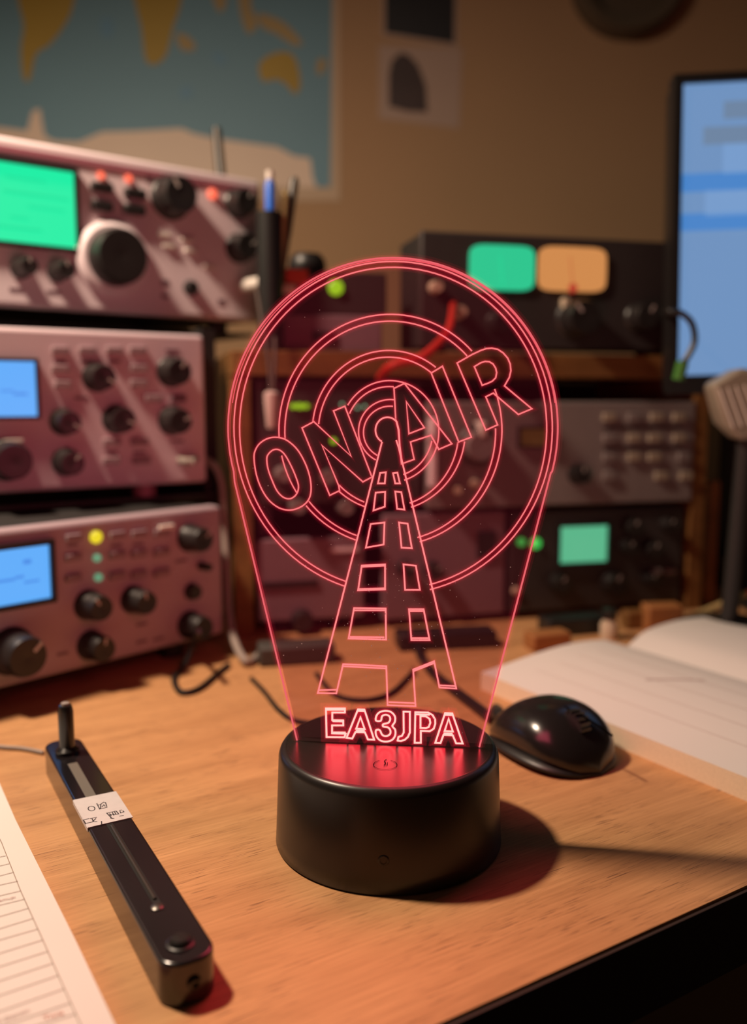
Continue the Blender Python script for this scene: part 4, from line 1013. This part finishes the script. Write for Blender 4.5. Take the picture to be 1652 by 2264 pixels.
def sm(P, sub=5): return [(p.x, p.y) for p in smooth_loop([Vector((x, y, 0)) for x, y in P], sub)]
onair = [
 (z4(sm([(79, 980), (90, 915), (130, 858), (200, 820), (280, 817), (350, 845), (425, 915), (485, 1020), (522, 1130), (532, 1230), (514, 1305), (465, 1358), (395, 1388), (330, 1390), (262, 1366), (190, 1305), (132, 1210), (95, 1100)])), True),
 (z4(sm([(180, 985), (195, 945), (235, 913), (280, 915), (325, 955), (375, 1045), (415, 1140), (432, 1205), (418, 1262), (372, 1300), (315, 1292), (262, 1240), (220, 1150), (190, 1065)])), True),
 (z4([(460, 740), (553, 690), (850, 965), (710, 605), (800, 568), (1015, 1130), (943, 1168), (618, 878), (752, 1200), (758, 1238), (680, 1275)]), True),
 (z5([(268, 445), (355, 405), (748, 905), (640, 952), (575, 835), (405, 890), (435, 1035), (330, 1072), (302, 780), (282, 700)]), True),
 (z5([(370, 555), (520, 772), (392, 822)]), True),
 (z5([(577, 318), (670, 262), (910, 850), (805, 890)]), True),
 (z5([(792, 235), (915, 165), (990, 130), (1035, 115), (1080, 112), (1130, 122), (1175, 152), (1212, 195), (1233, 245), (1238, 300), (1225, 355), (1185, 425), (1412, 615), (1300, 662), (1092, 485), (1030, 515), (1128, 748), (1030, 792)]), True),
 (z5([(935, 265), (990, 232), (1025, 222), (1060, 225), (1090, 243), (1112, 278), (1120, 315), (1112, 358), (1085, 385), (1050, 402), (1000, 420)]), True)]
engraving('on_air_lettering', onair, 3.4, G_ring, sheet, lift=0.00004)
TL = [(844.9, 976.7), (703, 1532), (744, 1532.7), (759, 1468), (854.4, 1472.6), (857.3, 1558.6), (919, 1561), (913.8, 1480), (960, 1461.7), (972, 1519.9), (1009, 1521.8), (882, 990), (876.4, 973)]
tower = [(TL, False), (arc(857, 951, 26.5, 28.5, 118, 325), False), ([(878, 935), (882, 951), (884, 985), (889, 1024)], False)]
for P in ([(1080, 1098), (1125, 1092), (1117, 1180), (1063, 1180)], [(1183, 1100), (1217, 1095), (1237, 1180), (1200, 1180)], [(1045, 1253), (1120, 1248), (1117, 1365), (1027, 1395)],
          [(1200, 1245), (1248, 1250), (1273, 1388), (1215, 1382)], [(1005, 1503), (1115, 1490), (1108, 1665), (967, 1690)], [(1230, 1490), (1298, 1500), (1332, 1695), (1250, 1690)]): tower.append((z4(P), True))
for P in ([(670, 380), (785, 374), (785, 498), (652, 502)], [(876, 374), (937, 381), (957, 500), (884, 500)], [(632, 590), (788, 592), (790, 745), (605, 740)], [(903, 595), (975, 595), (1005, 748), (915, 748)]): tower.append((zb(P), True))
for P in ([(632, 601), (788, 601)], [(612, 732), (782, 734)], [(907, 604), (975, 604)], [(915, 738), (1000, 738)], [(672, 386), (785, 380)], [(654, 496), (784, 492)]): tower.append((zb(P), False))
for P in ([(408, 300), (803, 320)], [(825, 628), (1065, 637)], [(1050, 346), (1236, 272)], [(1288, 475), (1432, 481)], [(190, 518), (348, 515)]): tower.append((z6(P), False))
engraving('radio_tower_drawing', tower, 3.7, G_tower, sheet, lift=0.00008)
CALL = [
 ([(252, 685), (425, 685), (425, 722), (310, 722), (310, 792), (410, 794), (410, 840), (308, 840), (308, 912), (432, 916), (420, 948), (258, 946)], True, None),
 ([(545, 693), (603, 695), (692, 970), (635, 968), (608, 903), (522, 900), (492, 960), (440, 953)], True, [(567, 765), (606, 874), (528, 870)]),
 (sm([(708, 795), (714, 750), (745, 718), (800, 706), (850, 720), (882, 760), (880, 810), (858, 845), (884, 880), (884, 930), (856, 972), (800, 988), (745, 975), (712, 935), (708, 885), (742, 882), (765, 925), (800, 938), (836, 920), (840, 885), (818, 858), (775, 850), (775, 828), (818, 818), (838, 790), (832, 758), (800, 742), (765, 755), (752, 798)], 3), True, None),
 ([(960, 714), (1018, 716), (1018, 905), (1000, 945), (970, 972), (935, 982), (906, 978), (914, 945), (945, 935), (962, 905)], True, None),
 ([(1068, 720), (1185, 722), (1225, 745), (1248, 785), (1250, 825), (1236, 870), (1200, 893), (1118, 890), (1118, 998), (1062, 998)], True, [(1115, 755), (1165, 757), (1198, 780), (1205, 815), (1190, 855), (1165, 864), (1115, 862)]),
 ([(1340, 727), (1405, 730), (1500, 1005), (1440, 1003), (1410, 930), (1325, 926), (1298, 1000), (1250, 998)], True, [(1372, 778), (1410, 895), (1335, 892)])]
cp_ = []
for P, c, h in CALL:
    cp_.append((z6(P), True))
    if h: cp_.append((z6(h), True))
for P in ([(252, 697), (425, 697)], [(545, 706), (607, 708)], [(1068, 738), (1200, 742)], [(1338, 743), (1410, 745)], [(312, 802), (410, 804)], [(318, 904), (432, 905)], [(525, 888), (606, 890)], [(1325, 912), (1408, 914)]): cp_.append((z6(P), False))
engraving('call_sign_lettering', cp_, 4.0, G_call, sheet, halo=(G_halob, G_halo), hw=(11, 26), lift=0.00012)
# faint red glow painted as a fill inside the call sign letters
b = MB()
for P, c, h in CALL:
    P3 = [pp(x, y) + pn * 0.00002 for x, y in z6(P)]
    b.add(P3, [tuple(range(len(P3)))], 0)
b.build('letter_glow_fill', [G_fillc], sheet)
# dust specks on the sheet
b = MB()
from random import uniform
ctr = [(869, 945, 340)]
k = 0
while k < 190:
    x, y = uniform(540, 1200), uniform(620, 1630)
    if k % 3: x = random.gauss(880, 90); y = random.gauss(1380, 130)
    if y > 1040:
        f_ = (y - 1040) / 600; 
        if not (530 + 130 * f_ < x < 1210 - 150 * f_): continue
    elif (x - 869) ** 2 + (y - 945) ** 2 > 330 ** 2: continue
    if y > 1630: continue
    r_ = random.choice((0.5, 0.6, 0.8, 1.0, 1.3)) * PXM
    c = pp(x, y) + pn * 0.0003
    vs = [c + (pu_ * math.cos(a) + up * math.sin(a)) * r_ for a in (0, 1.05, 2.09, 3.14, 4.19, 5.24)]
    b.add(vs, [(0, 1, 2, 3, 4, 5)], 0); k += 1
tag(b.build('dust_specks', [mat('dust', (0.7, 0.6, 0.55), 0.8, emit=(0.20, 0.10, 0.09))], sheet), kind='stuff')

# the lamp's own red light: LEDs in the base feed the sheet, which glows to both faces
def red(name, loc, d, sx, sy, power, color=(1.0, 0.055, 0.11), spread=math.pi):
    o = area(name, loc, Vector(loc) + Vector(d), sx, power, color, 'RECTANGLE', sy, spread); return o
pc = pp(865, 1080) + LO - pn * PT / 2
red('sheet_glow_back', pc - pn * 0.004, -pn, 0.10, 0.13, 0.17, (1.0, 0.11, 0.19))
red('sheet_glow_front', pc + pn * 0.003, pn, 0.10, 0.13, 0.19, (1.0, 0.07, 0.12))
for xa, xb2, k_ in ((656, 659, 0.6), (720, 768, 1), (771, 797, 0.9), (812, 827, 0.9), (832, 876, 1), (881, 910, 1), (914, 936, 1), (962, 985, 1), (1004, 1024, 1), (1059, 1062, 0.8)):
    q0, q1 = at_z(xa, 1660, BHH), at_z(xb2, 1660, BHH); wd_ = (q1 - q0).length; hg_ = 0.019
    c = pp((xa + xb2) / 2, 1636) + LO + pn * 0.0008; c.z = BHH + 0.0004 + hg_ / 2
    red('letter_glow', c, pn, wd_, hg_, 5.5 * math.pi * wd_ * hg_ * k_, (1.0, 0.03, 0.05))
